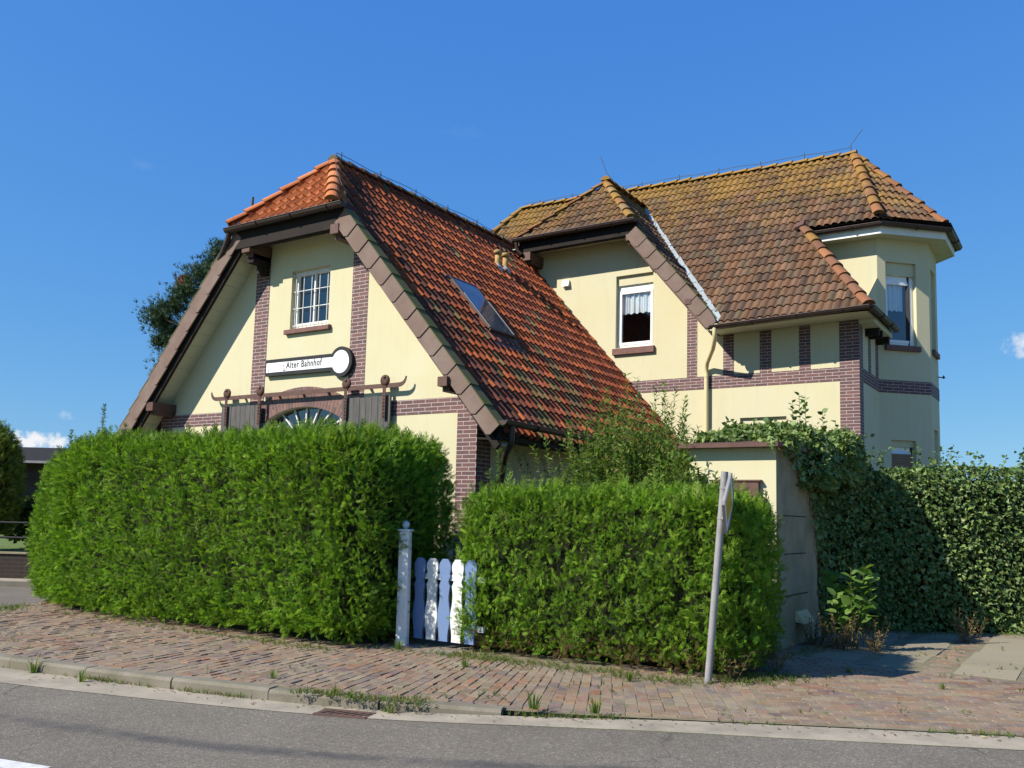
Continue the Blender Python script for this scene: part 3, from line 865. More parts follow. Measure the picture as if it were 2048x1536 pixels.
# edge course, laid along the kerb
ss = s
while ss < S_SPLIT - .05:
    if left_edge(*kerb_at(ss, .2)) > 0: brick(mb, ss, .15, .2, .1, rnd, .0)
    ss += .203
col = 0; ss = s
while ss < S_SPLIT - .02:
    t = .252 - (.1 if col % 2 else 0)
    first = True
    while t < 4.6:
        lt = .2
        if first and col % 2: t, lt = .252, .1
        first = False
        x, y = kerb_at(ss, t + .1)
        ok = left_edge(x, y) > 0 and y < -1.9
        if ok and -4.3 < x < .6 and y > -3.2: ok = False       # under the big hedge
        if ok and 1.95 < x < 4.62 and y > -2.98 + .035 * math.sin(x * 9) + .03 * math.sin(x * 23): ok = False       # bare soil along the low hedge
        if ok: brick(mb, ss, t, .1, lt, rnd, rnd.choice((0, 0, 0, .003, -.004)))
        t += lt + .002
    ss += .104; col += 1
tag(mb.build('pavement', 'paver'), kind='structure')

SLABS = []
def slab_rows():
    rows = []
    for (x0, x1, lean, y0, y1) in ((4.93, 5.42, .05, -.35, 6.0), (5.62, 6.06, .05, -.55, 6.0), (6.42, 6.98, .05, -.5, 6.0)):
        y = y0
        while y < y1:
            rows.append((x0, x1, y, y + .62)); y += .63
    return rows
SLABS = slab_rows()
def in_slab(x, y, m=.10):
    return any(a - m < x < b + m and c - m < y < d + m for a, b, c, d in SLABS)
mb = MB(); rnd = random.Random(9)
row = 0; t = .15
while t < 9.5:
    ss = S_SPLIT + (.1 if row % 2 else 0)
    if row == 0 or row % 2 == 0: ss = S_SPLIT
    lim = 24.0
    first = True
    # the drive widens backwards behind the low hedge
    back = S_SPLIT - (2.2 if t > 1.75 else 0)
    ss = back + (.1 if row % 2 else 0)
    while ss < lim and ss < S_SPLIT + 7.5:
        x, y = kerb_at(ss + .1, t + .05)
        ok = x > 4.62 - (.0 if y > -.3 else 1.0) and not (y > -2.0 and x < 4.7 and y < -.3 and x < 4.5)
        if y > -.25 and x < 4.62: ok = False
        if y > -2.2 and x < 4.85 and y < -1.2: ok = False
        # ivy foot
        if y > 2.0 and (x - 4.75) * .588 - (y - 2.45) * .809 < -.3: ok = False
        if in_slab(x, y): ok = False
        if ok: brick(mb, ss, t, .2, .1, rnd, 0)
        ss += .203
    t += .103; row += 1
tag(mb.build('driveway', 'paver'), kind='structure')
mb = MB()
for a, b, c, d in SLABS:
    if (a - 4.75) * .588 - (c - 2.45) * .809 < -.4 and c > 2: continue
    k = rnd.uniform(.85, 1.12); z = rnd.uniform(-.004, .006); tl = rnd.uniform(-.006, .006)
    cx = rnd.uniform(-.02, .02)
    mb.hexa([(a + cx, c, -.05), (b + cx, c, -.05), (b + cx, d, -.05), (a + cx, d, -.05)], [(a + cx, c, z - tl), (b + cx, c, z + tl), (b + cx, d, z + tl), (a + cx, d, z - tl)], (.245 * k, .215 * k, .148 * k))
tag(mb.build('driveway_slabs', 'slab'), kind='structure')

# soil of the front garden, under the hedges and round the house
mb = MB()
mb.face([(-5.3, -3.6, -.012), (.75, -3.62, -.012), (1.05, -2.95, -.012), (1.9, -2.75, -.012), (4.7, -2.55, -.012), (5.05, -1.7, -.012), (4.6, -.1, -.012), (4.6, 14, -.012), (-8, 14, -.012), (-8.2, .5, -.012), (-7.3, -1.9, -.012)])
tag(mb.build('garden_soil', 'soil'), kind='structure')
# garden path behind the gate
mb = MB(); rnd = random.Random(4)
for j in range(6):
    for i in range(2):
        k = rnd.uniform(.8, 1.1); z = rnd.uniform(-.004, .004)
        x0, y0 = 1.05 + i * .45, -3.08 + j * .46
        mb.box(x0, x0 + .43, y0, y0 + .44, -.04, .004 + z, (.21 * k, .20 * k, .17 * k))
tag(mb.build('garden_path', 'slab'), kind='structure')

# white edge line of the carriageway
s1, t1 = s_of(2.5, -5.4), -2.16
strip('road_marking', 'road_paint', -30, s_of(1.9, -5.5), -2.31, -2.17, lambda s: road_z(s) + .004, .4)

# side street beyond the big hedge
D = Vector((.83, .557, 0)).normalized(); Q = Vector((-D.y, D.x, 0))
def sst(a, b, z): p = Vector((-5.2, -3.8, 0)) + D * a + Q * b; return (p.x, p.y, z)
mb = MB()
mb.face([sst(-60, 0, -.104), sst(30, 0, -.104), sst(30, 4.35, -.104), sst(-60, 4.35, -.104)])
tag(mb.build('side_street', 'asphalt'), kind='structure')
mb = MB()
mb.hexa([sst(-60, 4.35, -.13), sst(-.8, 4.35, -.13), sst(-.8, 4.5, -.13), sst(-60, 4.5, -.13)], [sst(-60, 4.35, .0), sst(-.8, 4.35, .0), sst(-.8, 4.5, .0), sst(-60, 4.5, .0)])
tag(mb.build('side_street_kerb', 'kerb_concrete'), kind='structure')
mb = MB()
mb.face([sst(-60, 4.5, -.004), sst(-.8, 4.5, -.004), sst(-.8, 5.25, -.004), sst(-60, 5.25, -.004)])
tag(mb.build('side_street_pavement', 'gutter_concrete'), kind='structure')
mb = MB()
mb.face([sst(-30, 5.3, .40), sst(-1, 5.3, .40), sst(-1, 11, .55), sst(-30, 11, .55)])
mb.face([sst(-30, 11, .55), sst(-1, 11, .55), sst(-1, 26, .55), sst(-30, 26, .55)])
tag(mb.build('raised_lawn', 'lawn_green'), kind='structure')

# ================================================================== the house
HOUSE = thing('house', "cream rendered house with steep red and brown tiled roofs and an octagonal corner bay", 'house', (0, 0, 0))
def part(mb, name, mat, parent=None, label=None, bevel=0):
    o = mb.build(name, mat, parent or HOUSE, bevel=bevel)
    if label: o['label'] = label
    return o
XR, ZR, K = -3.82, 7.86, 1.15            # wing ridge
def zw(u): return ZR - K * abs(u - XR)   # wing roof planes
VM, UE = 6.7, 3.99                       # main front wall, end wall
def zm(v): return 9.93 - 1.172 * (9.85 - v)
def ridge_tilt(p):                       # the old ridge rises a little towards the back end
    k = max(0, min(1.2, (p.z - 5.42) / 4.58))
    return Vector((p.x, p.y, p.z + .028 * (3.0 - p.x) * k))

# ---- walls of the wing
FW = ((0, 0, 0), (1, 0, 0), (0, 1, 0))
arc = lambda r, cx, cz, t0, t1, n: [(cx + r * math.sin(t0 + (t1 - t0) * k / n), cz + r * math.cos(t0 + (t1 - t0) * k / n)) for k in range(n + 1)]
ARC_C = (-3.72, 1.26)
t_in = math.asin(.90 / 2.0)
door_hole = [(-4.62, .0), (-2.82, .0)] + arc(2.0, *ARC_C, t_in, -t_in, 14)
mb = MB()
wall_panel(mb, FW, [(-7.64, -.1), (0, -.1), (0, 3.30), (-2.62, 6.30), (-5.02, 6.30), (-7.64, 3.30)], [rect(-4.14, -3.20, 4.66, 5.70), door_hole], .17)
part(mb, 'wall', 'plaster')
mb = MB()
wall_panel(mb, ((0, 0, 0), (0, 1, 0), (-1, 0, 0)), [(0, -.1), (VM, -.1), (VM, 3.2), (0, 3.2)])
part(mb, 'wall', 'plaster')
mb = MB()
mb.face([(-7.64, 0, -.1), (-7.64, 0, 3.3), (-7.64, VM, 3.3), (-7.64, VM, -.1)])
part(mb, 'wall', 'plaster')

# ---- walls of the main block
FM = ((0, VM, 0), (1, 0, 0), (0, 1, 0))
mb = MB()
wall_panel(mb, FM, [(-5.5, -.1), (UE, -.1), (UE, 5.40), (1.25, 5.40), (1.0, 5.75), (-.52, 7.72), (-3.6, 7.72), (-5.5, 6.0)],
           [rect(-1.138, -.24, 5.23, 6.855), rect(1.685, 2.619, 2.1, 3.57)], .17)
part(mb, 'wall', 'plaster')
BAY = [(UE, 8.475), (4.84, 9.325), (4.84, 10.385), (UE, 11.235)]
mb = MB()
wall_panel(mb, ((UE, 0, 0), (0, 1, 0), (-1, 0, 0)), [(VM, -.1), (8.475, -.1), (8.475, 6.6), (VM, 5.45)])
part(mb, 'wall', 'plaster')
mb = MB()
wall_panel(mb, ((UE, 0, 0), (0, 1, 0), (-1, 0, 0)), [(11.235, -.1), (13.0, -.1), (13.0, 5.4), (11.235, 7.4)])
mb.face([(UE, 13.0, -.1), (-7.64, 13.0, -.1), (-7.64, 13.0, 5.4), (UE, 13.0, 5.4)])
mb.face([(-7.64, 13, -.1), (-7.64, VM, -.1), (-7.64, VM, 5.4), (-7.64, 13, 5.4)])
part(mb, 'wall', 'plaster')
mb = MB()
def seg_frame(p, q):
    d = Vector((q[0] - p[0], q[1] - p[1], 0)); L = d.length; d.normalize()
    return (Vector((p[0], p[1], 0)), d, Vector((-d.y, d.x, 0))), L
F45, L45 = seg_frame(BAY[0], BAY[1])
FEN, LEN = seg_frame(BAY[1], BAY[2])
FB, LB = seg_frame(BAY[2], BAY[3])
W45U, W45L = rect(.19, .90, 5.21, 6.96), rect(.255, .82, 1.9, 3.23)
WEU, WEL = rect(.26, .80, 5.21, 6.96), rect(.26, .80, 1.9, 3.52)
wall_panel(mb, F45, [(0, -.1), (L45, -.1), (L45, 7.50), (0, 7.50)], [W45U, W45L], .15)
wall_panel(mb, FEN, [(0, -.1), (LEN, -.1), (LEN, 7.50), (0, 7.50)], [WEU, WEL], .15)
wall_panel(mb, FB, [(0, -.1), (LB, -.1), (LB, 7.50), (0, 7.50)])
wall_panel(mb, ((2.4, 8.475, 0), (1, 0, 0), (0, 1, 0)), [(0, 5.3), (UE - 2.4, 5.3), (UE - 2.4, 7.50), (0, 7.50)])
part(mb, 'wall', 'plaster')

# ---- brickwork let into the render
P_ = .006
def brick_part(name, boxes, label=None):
    mb = MB()
    for b in boxes: mb.box(*b)
    return part(mb, name, 'klinker', label=label)
brick_part('corner_pier', [(-.363, P_, -P_, .365, -.05, 3.02), (-.363, P_, -P_, .365, 3.26, 3.28), (-.363, P_, -P_, .365, 3.02, 3.26)][:1] + [(-.363, P_, -P_, .365, 3.021, 3.30)])
brick_part('brick_pilaster', [(-5.07, -4.71, -P_, .02, 3.262, 6.08)])
brick_part('brick_pilaster', [(-2.66, -2.30, -P_, .02, 3.262, 6.16)])
brick_part('brick_band', [(-7.64, -4.62, -P_, .02, 3.02, 3.26)])
brick_part('brick_band', [(-2.80, -.364, -P_, .02, 3.02, 3.26)])
brick_part('corner_pier', [(-7.64, -7.28, -P_, .3, -.05, 3.018)])
# flat arch of standing bricks over the goods door
mb = MB(); n = 26; t_out = math.asin(.95 / 2.33)
rnd = random.Random(2)
for k in range(n):
    a, b = -.475 + .95 * k / n + .0030, -.475 + .95 * (k + 1) / n - .0030
    q = lambda r, t: (ARC_C[0] + r * math.sin(t), ARC_C[1] + r * math.cos(t))
    for r0, r1 in (((2.003, 2.12), (2.128, 2.348)) if k % 2 else ((2.003, 2.222), (2.230, 2.348))):
        pts = [q(r0, a), q(r0, b), q(r1, b), q(r1, a)]
        c = rnd.choice([(.17, .085, .075), (.13, .07, .065), (.2, .1, .08)])
        mb.hexa([(x, -.012, z) for x, z in reversed(pts)], [(x, .10, z) for x, z in reversed(pts)], c)
part(mb, 'brick_arch', 'painted')
mb = MB()
o_ = arc(2.35, *ARC_C, -.475, .475, 20); i_ = arc(2.001, *ARC_C, -.475, .475, 20)
for k in range(20): mb.face([(i_[k][0], -.007, i_[k][1]), (i_[k + 1][0], -.007, i_[k + 1][1]), (o_[k + 1][0], -.007, o_[k + 1][1]), (o_[k][0], -.007, o_[k][1])])
part(mb, 'arch_joints', 'mortar')

brick_part('brick_band', [(-5.0, 3.63, VM - P_, VM + .02, 4.20, 4.465)])
brick_part('corner_pier', [(3.635, UE + P_, VM - P_, VM + .31, -.05, 5.36)])
for a, b, z1 in ((.546, .769, 5.95), (1.335, 1.558, 5.34), (2.094, 2.327, 5.36), (2.872, 3.092, 5.38)):
    brick_part('brick_pilaster', [(a, b, VM - P_, VM + .02, 4.467, z1)])
brick_part('brick_band', [(UE - .02, UE + P_, VM + .312, 8.472, 4.20, 4.465)])
for a, b in ((7.49, 7.72), (8.16, 8.42)): brick_part('brick_pilaster', [(UE - .02, UE + P_, a, b, 4.467, 5.3)])
def band_on(frame, L):
    O, A, I = frame; mb = MB()
    mb.obox(O + A * L / 2 + Vector((0, 0, 4.3325)) + I * .004, A, I, (0, 0, 1), L / 2 + .004, .011, .1325)
    part(mb, 'brick_band', 'klinker')
band_on(F45, L45); band_on(FEN, LEN); band_on(FB, LB)

# ---- windows: frame, pane, sill, curtain and a room behind
def window(frame, x0, x1, z0, z1, name='window', fr=.065, inset=.10, mullions=(), top_box=0.0, sill=True, sill_w=.05, curtain=None, room='room_dark', grille=False, shutter=0.0, mat='white_plastic', depth=1.2, label=None, sill_h=.10):
    O, A, I = (Vector(x) for x in frame); Zv = Vector((0, 0, 1))
    P = lambda x, z, d: O + A * x + Zv * z + I * d
    mb = MB()
    def b(xa, xb, za, zb, da, db): mb.obox(P((xa + xb) / 2, (za + zb) / 2, (da + db) / 2), A, I, Zv, (xb - xa) / 2, (db - da) / 2, (zb - za) / 2)
    zt = z1 - top_box
    b(x0 + .002, x0 + fr, z0, zt, inset, inset + .07); b(x1 - fr, x1 - .002, z0, zt, inset, inset + .07)
    b(x0 + fr, x1 - fr, zt - fr, zt, inset, inset + .07); b(x0 + fr, x1 - fr, z0, z0 + fr * 1.25, inset, inset + .07)
    s = fr * .75                                                     # sash, a step further out
    b(x0 + fr * .8, x0 + fr * .8 + s, z0 + fr * 1.1, zt - fr * .8, inset - .012, inset + .05); b(x1 - fr * .8 - s, x1 - fr * .8, z0 + fr * 1.1, zt - fr * .8, inset - .012, inset + .05)
    b(x0 + fr * .8 + s, x1 - fr * .8 - s, zt - fr * .8 - s, zt - fr * .8, inset - .012, inset + .05); b(x0 + fr * .8 + s, x1 - fr * .8 - s, z0 + fr * 1.1, z0 + fr * 1.1 + s * 1.2, inset - .012, inset + .05)
    if top_box:
        b(x0 + .002, x1 - .002, zt + .002, zt + .088, inset + .01, inset + .08)
        b(x0 + .10, x0 + .14, zt + .02, zt + .04, inset + .0, inset + .01); b(x1 - .14, x1 - .10, zt + .02, zt + .04, inset + .0, inset + .01)
    for mx in mullions: b(mx - .014, mx + .014, z0 + fr, zt - fr, inset - .004, inset + .045)
    w = part(mb, name, mat, label=label)
    if top_box:
        mb = MB()
        def b2(xa, xb, za, zb, da, db): mb.obox(P((xa + xb) / 2, (za + zb) / 2, (da + db) / 2), A, I, Zv, (xb - xa) / 2, (db - da) / 2, (zb - za) / 2)
        b2(x0 + .004, x1 - .004, zt + .09, z1 - .003, inset - .035, inset + .06)
        part(mb, 'lintel', 'plaster', w)
    mb = MB()
    mb.face([P(x0 + fr, z0 + fr, inset + .03), P(x1 - fr, z0 + fr, inset + .03), P(x1 - fr, zt - fr, inset + .03), P(x0 + fr, zt - fr, inset + .03)])
    part(mb, 'pane', 'pane_glass', w)
    if shutter:
        mb = MB(); n = int(shutter / .05)
        for k in range(n):
            za = zt - fr - shutter * (k + 1) / n
            mb.obox(P((x0 + x1) / 2, za + .024, inset - .025), A, I, Zv, (x1 - x0) / 2 - .05, .008, .0225)
        part(mb, 'roller_shutter', 'shutter_brown', w)
    if curtain:
        zc, scal, gather = curtain
        mb = MB(); n = 70; W_ = x1 - x0 - 2 * fr - .05
        pts = []
        for k in range(n + 1):
            t = k / n
            dep = inset + .062 + .018 * math.sin(t * gather * 6.283) + .008 * math.sin(t * gather * 15 + 1)
            zb = zc - .03 * abs(math.sin(t * scal * 3.1416))
            pts.append((P(x0 + fr + .025 + W_ * t, zb, dep), P(x0 + fr + .025 + W_ * t, zt - fr - .015, dep)))
        for k in range(n): mb.face([pts[k][0], pts[k + 1][0], pts[k + 1][1], pts[k][1]])
        part(mb, 'curtain', 'curtain_cloth', w)
    mb = MB()
    r0, r1, c0, c1 = x0 - .5, x1 + .5, z0 - .5, z1 + .15
    d0 = inset + .25
    mb.face([P(r0, c0, depth), P(r1, c0, depth), P(r1, c1, depth), P(r0, c1, depth)])
    mb.face([P(r0, c0, d0), P(r0, c0, depth), P(r0, c1, depth), P(r0, c1, d0)]); mb.face([P(r1, c0, d0), P(r1, c1, d0), P(r1, c1, depth), P(r1, c0, depth)])
    mb.face([P(r0, c1, d0), P(r0, c1, depth), P(r1, c1, depth), P(r1, c1, d0)]); mb.face([P(r0, c0, d0), P(r1, c0, d0), P(r1, c0, depth), P(r0, c0, depth)])
    part(mb, 'room', room, w)
    if sill:
        mb = MB()
        a, c = x0 - sill_w, x1 + sill_w
        lo = [P(a, z0 - sill_h, -.07), P(c, z0 - sill_h, -.07), P(c, z0 - sill_h, inset), P(a, z0 - sill_h, inset)]
        hi = [P(a, z0 - .02, -.07), P(c, z0 - .02, -.07), P(c, z0 + .004, inset), P(a, z0 + .004, inset)]
        mb.hexa(lo, hi)
        part(mb, 'sill', 'sill_brick', w, bevel=.008)
    if grille:
        mb = MB()
        for k in range(5):
            x = x0 + .08 + (x1 - x0 - .16) * k / 4
            mb.tube([P(x, z0 + .01, .035), P(x, z1 - .02, .035)], .007, 6)
        for k in range(4):
            z = z0 + .06 + (z1 - z0 - .12) * k / 3
            mb.tube([P(x0 - .0, z, .045), P(x1, z, .045)], .008, 6)
        part(mb, 'grille', 'white_paint', w)
    return w
window(FW, -4.14, -3.20, 4.66, 5.70, grille=True, mullions=(-3.66,), fr=.05, label='small attic window behind a white grille', sill_w=.08)
window(FM, -1.138, -.24, 5.23, 6.855, top_box=.30, curtain=(6.03, 5, 5), label='white window with a scalloped net curtain', sill_h=.16, sill_w=.05)
window(FM, 1.685, 2.619, 2.1, 3.57, top_box=.25)
window(F45, .19, .90, 5.21, 6.96, top_box=.36, curtain=(5.98, 5, 4), fr=.06, label='tall narrow bay window with a net curtain', sill_h=.13)
window(F45, .255, .82, 1.9, 3.23, top_box=.22, shutter=.85, fr=.05, label='lower bay window with its brown roller shutter down', sill_h=.13)
window(FEN, .26, .80, 5.21, 6.96, top_box=.36, fr=.05, sill_h=.13)
window(FEN, .26, .80, 1.9, 3.52, top_box=.22, fr=.05, sill_h=.13)

# goods door under the arch: fan light and dark leaves
mb = MB()
mb.face([(-4.62, .13, 2.72), (-2.82, .13, 2.72), (-2.82, .13, 3.28), (-4.62, .13, 3.28)])
fan = part(mb, 'fan_light', 'pane_glass')
mb = MB(); c = Vector((-3.72, .11, 2.62))
for k in range(9):
    a = math.radians(-72 + 18 * k)
    mb.bar(c, c + Vector((math.sin(a) * 1.0, 0, math.cos(a) * .66)), .022, .03, up=(0, 1, 0))
mb.box(-4.62, -2.82, .09, .14, 2.64, 2.74)
part(mb, 'glazing_bars', 'white_paint', fan)
mb = MB(); mb.face([(-4.8, .6, 1.6), (-2.6, .6, 1.6), (-2.6, .6, 3.4), (-4.8, .6, 3.4)]); part(mb, 'room', 'room_dark', fan)
mb = MB()
for k in range(9): mb.box(-4.62 + .2 * k + .003, -4.62 + .2 * (k + 1) - .003, .10, .14, 0, 2.64)
part(mb, 'goods_door', 'white_paint')

# sliding doors on their rail
for (x0, x1, hx) in ((-5.71, -4.68, (-5.55, -4.66)), (-2.68, -1.63, (-2.57, -1.73))):
    mb = MB(); n = 8; rnd = random.Random(int(x0 * 10))
    for k in range(n):
        a, b = x0 + (x1 - x0) * k / n, x0 + (x1 - x0) * (k + 1) / n
        mb.box(a + .003, b - .004, -.105 + rnd.uniform(-.003, .003), -.07, 1.25, 3.335 + rnd.uniform(-.006, .004))
    mb.box(x0 + .05, x1 - .05, -.068, -.045, 2.9, 3.02); mb.box(x0 + .05, x1 - .05, -.068, -.045, 1.5, 1.62)
    d = part(mb, 'sliding_door', 'weathered_boards')
    for h in hx:
        mb = MB()
        mb.box(h - .032, h + .032, -.150, -.142, 2.96, 3.62)
        mb.lathe((h, -.146, 3.62), (0, 0, 1), [(.032, 0), (.02, .03), (.0, .045)], 10)
        for q in range(7): mb.lathe((h, -.152, 3.0 + .055 * q), (0, -1, 0), [(.011, 0), (.011, .006), (.004, .011)], 8)
        hg = part(mb, 'strap_hanger', 'iron', d)
        mb = MB()
        mb.lathe((h, -.140, 3.575), (0, 1, 0), [(.028, -.012), (.088, -.010), (.090, .0), (.090, .02), (.028, .024)], 22)
        part(mb, 'roller', 'iron', d)
mb = MB()
mb.box(-5.84, -1.46, -.136, -.120, 3.455, 3.525)
for sgn, x in ((-1, -5.84), (1, -1.46)):
    pts = []
    for k in range(9):
        a = k / 8
        pts.append((x + sgn * .16 * math.sin(a * 1.45), -.128, 3.49 + .13 * a ** 2.2))
    for p, q, w in zip(pts[:-1], pts[1:], [.07, .066, .06, .055, .048, .04, .032, .024]): mb.bar(p, q, .016, w, up=(0, 0, 1) if abs(q[2] - p[2]) < abs(q[0] - p[0]) else (-sgn, 0, 0))
for x in (-5.2, -4.3, -3.7, -3.1, -2.15): mb.box(x - .02, x + .02, -.120, .0, 3.47, 3.51)
part(mb, 'door_rail', 'rust_brown_paint')

# ---- roof of the wing
def clay_col(rnd, p):
    front = p.y < .7 and p.z > 6.3 and abs(p.x - XR) < (8.0 - p.z) / K + .2 and p.y < -.62 + (p.z - 6.4) / K + .25
    if front:
        c = rnd.choice([(.46, .155, .055), (.50, .18, .07), (.43, .14, .05), (.48, .17, .06)])
    else:
        c = rnd.choice([(.285, .074, .030), (.24, .064, .029), (.32, .085, .033), (.20, .056, .030), (.26, .075, .038), (.35, .100, .038), (.16, .054, .034)])
        if .8 < p.y < 3.4 and p.z < 5.0 and rnd.random() < .28: c = rnd.choice([(.15, .105, .042), (.19, .115, .05), (.12, .08, .04)])
        elif p.y < .9 and rnd.random() < .5: c = rnd.choice([(.13, .052, .036), (.10, .048, .034), (.16, .058, .036)])
        elif rnd.random() < .03: c = (.14, .11, .055)
    k = rnd.uniform(.72, 1.05) if not front else rnd.uniform(.85, 1.1)
    return tuple(v * k for v in c)
GA = .335
mb = MB()
tiled(mb, (.74, -.5, zw(.74)), (.74, 7, zw(.74)), (XR, 0, ZR), [[(.74, -.36), (.74, 6.7), (-3.3, 6.7), (-3.3, -.36), (-2.75, -.36)][:2] + [(-3.36, 6.7), (-3.36, .12), (-2.84, -.36)],
      [(-3.36, 6.7), (-3.36, 8.0), (XR, 8.0), (XR, .62), (-3.36, .12)]], .178, GA, prof_pantile, 8, .032, clay_col)
tiled(mb, (-8.38, 7, zw(-8.38)), (-8.38, -.5, zw(-8.38)), (XR, 0, ZR), [[(-8.38, 8.0), (-8.38, -.36), (-4.80, -.36), (XR, .62), (XR, 8.0)]], .178, GA, prof_pantile, 5, .032, clay_col)
HZ = 6.45
hx = (ZR - HZ) / K
tiled(mb, (XR - hx, -.62, HZ), (XR + hx, -.62, HZ), (XR, -.62 + hx, ZR), [[(XR - hx, -.64), (XR + hx, -.64), (XR, -.62 + hx)]], .195, .29, prof_pantile, 8, .032, clay_col)
ROOF = part(mb, 'tiled_roof', 'clay_tile', label='red pantiled roof with half hip')
mb = MB()
def hipcol(rnd, p):
    c = rnd.choice([(.47, .165, .06), (.44, .15, .06), (.50, .19, .08)]); k = rnd.uniform(.85, 1.1)
    return tuple(v * k for v in c)
def oldridge(rnd, p):
    c = rnd.choice([(.20, .10, .06), (.16, .09, .055), (.24, .12, .06), (.20, .16, .09)]); k = rnd.uniform(.8, 1.1)
    return tuple(v * k for v in c)
APX = Vector((XR, -.62 + hx, ZR + .025))
ridge(mb, (XR - hx - .02, -.66, HZ + .06), APX, .11, .36, hipcol)
ridge(mb, (XR + hx + .02, -.66, HZ + .06), APX, .11, .36, hipcol)
ridge(mb, APX - Vector((0, .05, 0)), (XR, 8.1, ZR + .05), .115, .36, oldridge)
part(mb, 'ridge_tiles', 'clay_tile', ROOF)

def verge(p_top, p_bot, d_top, d_bot, inward, n, thick=.03, cap=.20, slate='slate_cladding'):
    """overlapping slabs hung on the verge from p_top to p_bot; d: height of the face; inward: horizontal unit vector into the house"""
    p_top, p_bot = Vector(p_top), Vector(p_bot); d = (p_bot - p_top); inward = Vector(inward)
    dn = d.normalized(); outn = -inward
    upn = inward.cross(dn); upn = upn if upn.z > 0 else -upn
    mb = MB(); mc = MB(); rnd = random.Random(int(p_top.x * 100))
    perp = abs(math.cos(math.atan2(abs(d.z), abs(d.x))))
    for k in range(n):
        a = p_top + d * (k / n) - dn * .0; b = p_top + d * ((k + 1) / n) + dn * .035
        ha = (d_top + (d_bot - d_top) * k / n) * perp; hb = (d_top + (d_bot - d_top) * (k + 1) / n) * perp
        oa, ob = outn * .004, outn * (.020 + rnd.uniform(-.003, .003))
        # front slab: lower end lies over the next one, its corner cut
        q = [a + oa, b + ob, b + ob - upn * (hb - .05), b + ob - upn * hb - dn * .05, a + oa - upn * ha]
        qi = [v + inward * thick for v in q]
        if (q[1] - q[0]).cross(q[2] - q[0]).dot(outn) < 0: q.reverse(); qi.reverse()
        m = len(q)
        mb.indexed(q + qi, [tuple(range(m)), tuple(reversed(range(m, 2 * m)))] + [(j, m + j, m + (j + 1) % m, (j + 1) % m) for j in range(m)])
        t0, t1 = upn * .006, upn * (.024 + rnd.uniform(-.003, .003))
        e = [a + oa + t0, b + ob + t1, b + inward * cap + t1, a + inward * cap + t0]
        ei = [v - upn * .035 for v in e]
        if (e[1] - e[0]).cross(e[2] - e[0]).dot(upn) < 0: e.reverse(); ei.reverse()
        mc.indexed(e + ei, [(0, 1, 2, 3), (7, 6, 5, 4)] + [(j, 4 + j, 4 + (j + 1) % 4, (j + 1) % 4) for j in range(4)])
    v = part(mb, 'verge_cladding', slate, label='brown slabs hung along the gable verge')
    part(mc, 'verge_cap', 'mossy_slate', v)
    return v
VO = -.53
def vline(u): return 2.838 - 1.165 * (u - .663)
verge((-2.40, VO, vline(-2.40)), (.74, VO, vline(.74)), .47, .36, (0, 1, 0), 12)
def vlineL(u): return 5.313 + 1.153 * (u + 6.159)
verge((-5.12, VO, vlineL(-5.12)), (-8.42, VO, vlineL(-8.42)), .46, .46, (0, 1, 0), 12)
# dark board behind the slabs on the left verge
mb = MB()
for (a, b, f) in (((-5.0), (-8.35), vlineL),):
    p, q = Vector((a, -.44, f(a) - .50)), Vector((b, -.44, f(b) - .50))
    mb.bar(p, q, .06, .14)
part(mb, 'barge_board', 'dark_brown_wood')
mb = MB()
p, q = Vector((-2.5, -.44, vline(-2.5) - .42)), Vector((.70, -.44, vline(.70) - .36)); mb.bar(p, q, .06, .10)
part(mb, 'barge_board', 'dark_brown_wood')
# soffit boards
mb = MB(); n = 18
for k in range(n):
    a, b = -4.95 - 3.35 * k / n, -4.95 - 3.35 * (k + 1) / n + .008
    f = lambda u: 5.265 + 1.10 * (u + 5.76)
    lo = [(a, -.42, f(a)), (b, -.42, f(b)), (b, .0, f(b)), (a, .0, f(a))]
    hi = [(x, y, z + .02) for x, y, z in lo]
    mb.hexa(list(reversed(lo)), list(reversed(hi)))
for k in range(14):
    a, b = -2.55 + 3.2 * k / 14, -2.55 + 3.2 * (k + 1) / 14 - .008
    f = lambda u: vline(u) - .40
    lo = [(a, -.42, f(a)), (b, -.42, f(b)), (b, .0, f(b)), (a, .0, f(a))]
    mb.hexa(lo, [(x, y, z + .02) for x, y, z in lo])
mb.box(-4.95, -2.6, -.47, .0, 6.25, 6.27)
part(mb, 'soffit', 'cream_boards')
# side eave soffit
mb = MB(); mb.hexa([(0, .0, 2.60), (.68, 0, 2.56), (.68, 6.69, 2.56), (0, 6.69, 2.60)], [(0, .0, 2.63), (.68, 0, 2.59), (.68, 6.69, 2.59), (0, 6.69, 2.63)])
mb.box(.665, .70, -.45, 6.69, 2.54, 2.70)
part(mb, 'eaves_board', 'dark_brown_wood')
# fascia and gutter of the half hip
mb = MB(); mb.box(-5.10, -2.42, -.535, -.475, 6.10, 6.44); mb.box(-4.95, -2.5, -.475, -.40, 6.09, 6.16)
part(mb, 'fascia', 'dark_brown_wood')
mb = MB(); half_gutter(mb, (-5.20, -.64, 6.455), (-2.32, -.64, 6.455), .075)
mb.tube([(-5.14, -.62, 6.40), (-5.20, -.60, 6.28), (-5.36, -.55, 6.12), (-5.52, -.50, 5.98), (-5.62, -.46, 5.84)], .05, 10)
part(mb, 'gutter', 'brown_metal')
mb = MB(); half_gutter(mb, (.80, -.50, 2.80), (.80, 6.66, 2.74), .07)
part(mb, 'gutter', 'brown_metal')
mb = MB()
mb.tube([(.80, -.26, 2.74), (.80, -.26, 2.56), (.78, -.25, 2.48), (.62, -.14, 2.36), (.22, .36, 2.02), (.11, .47, 1.92), (.085, .50, 1.80), (.085, .50, 0.0)], .045, 14)
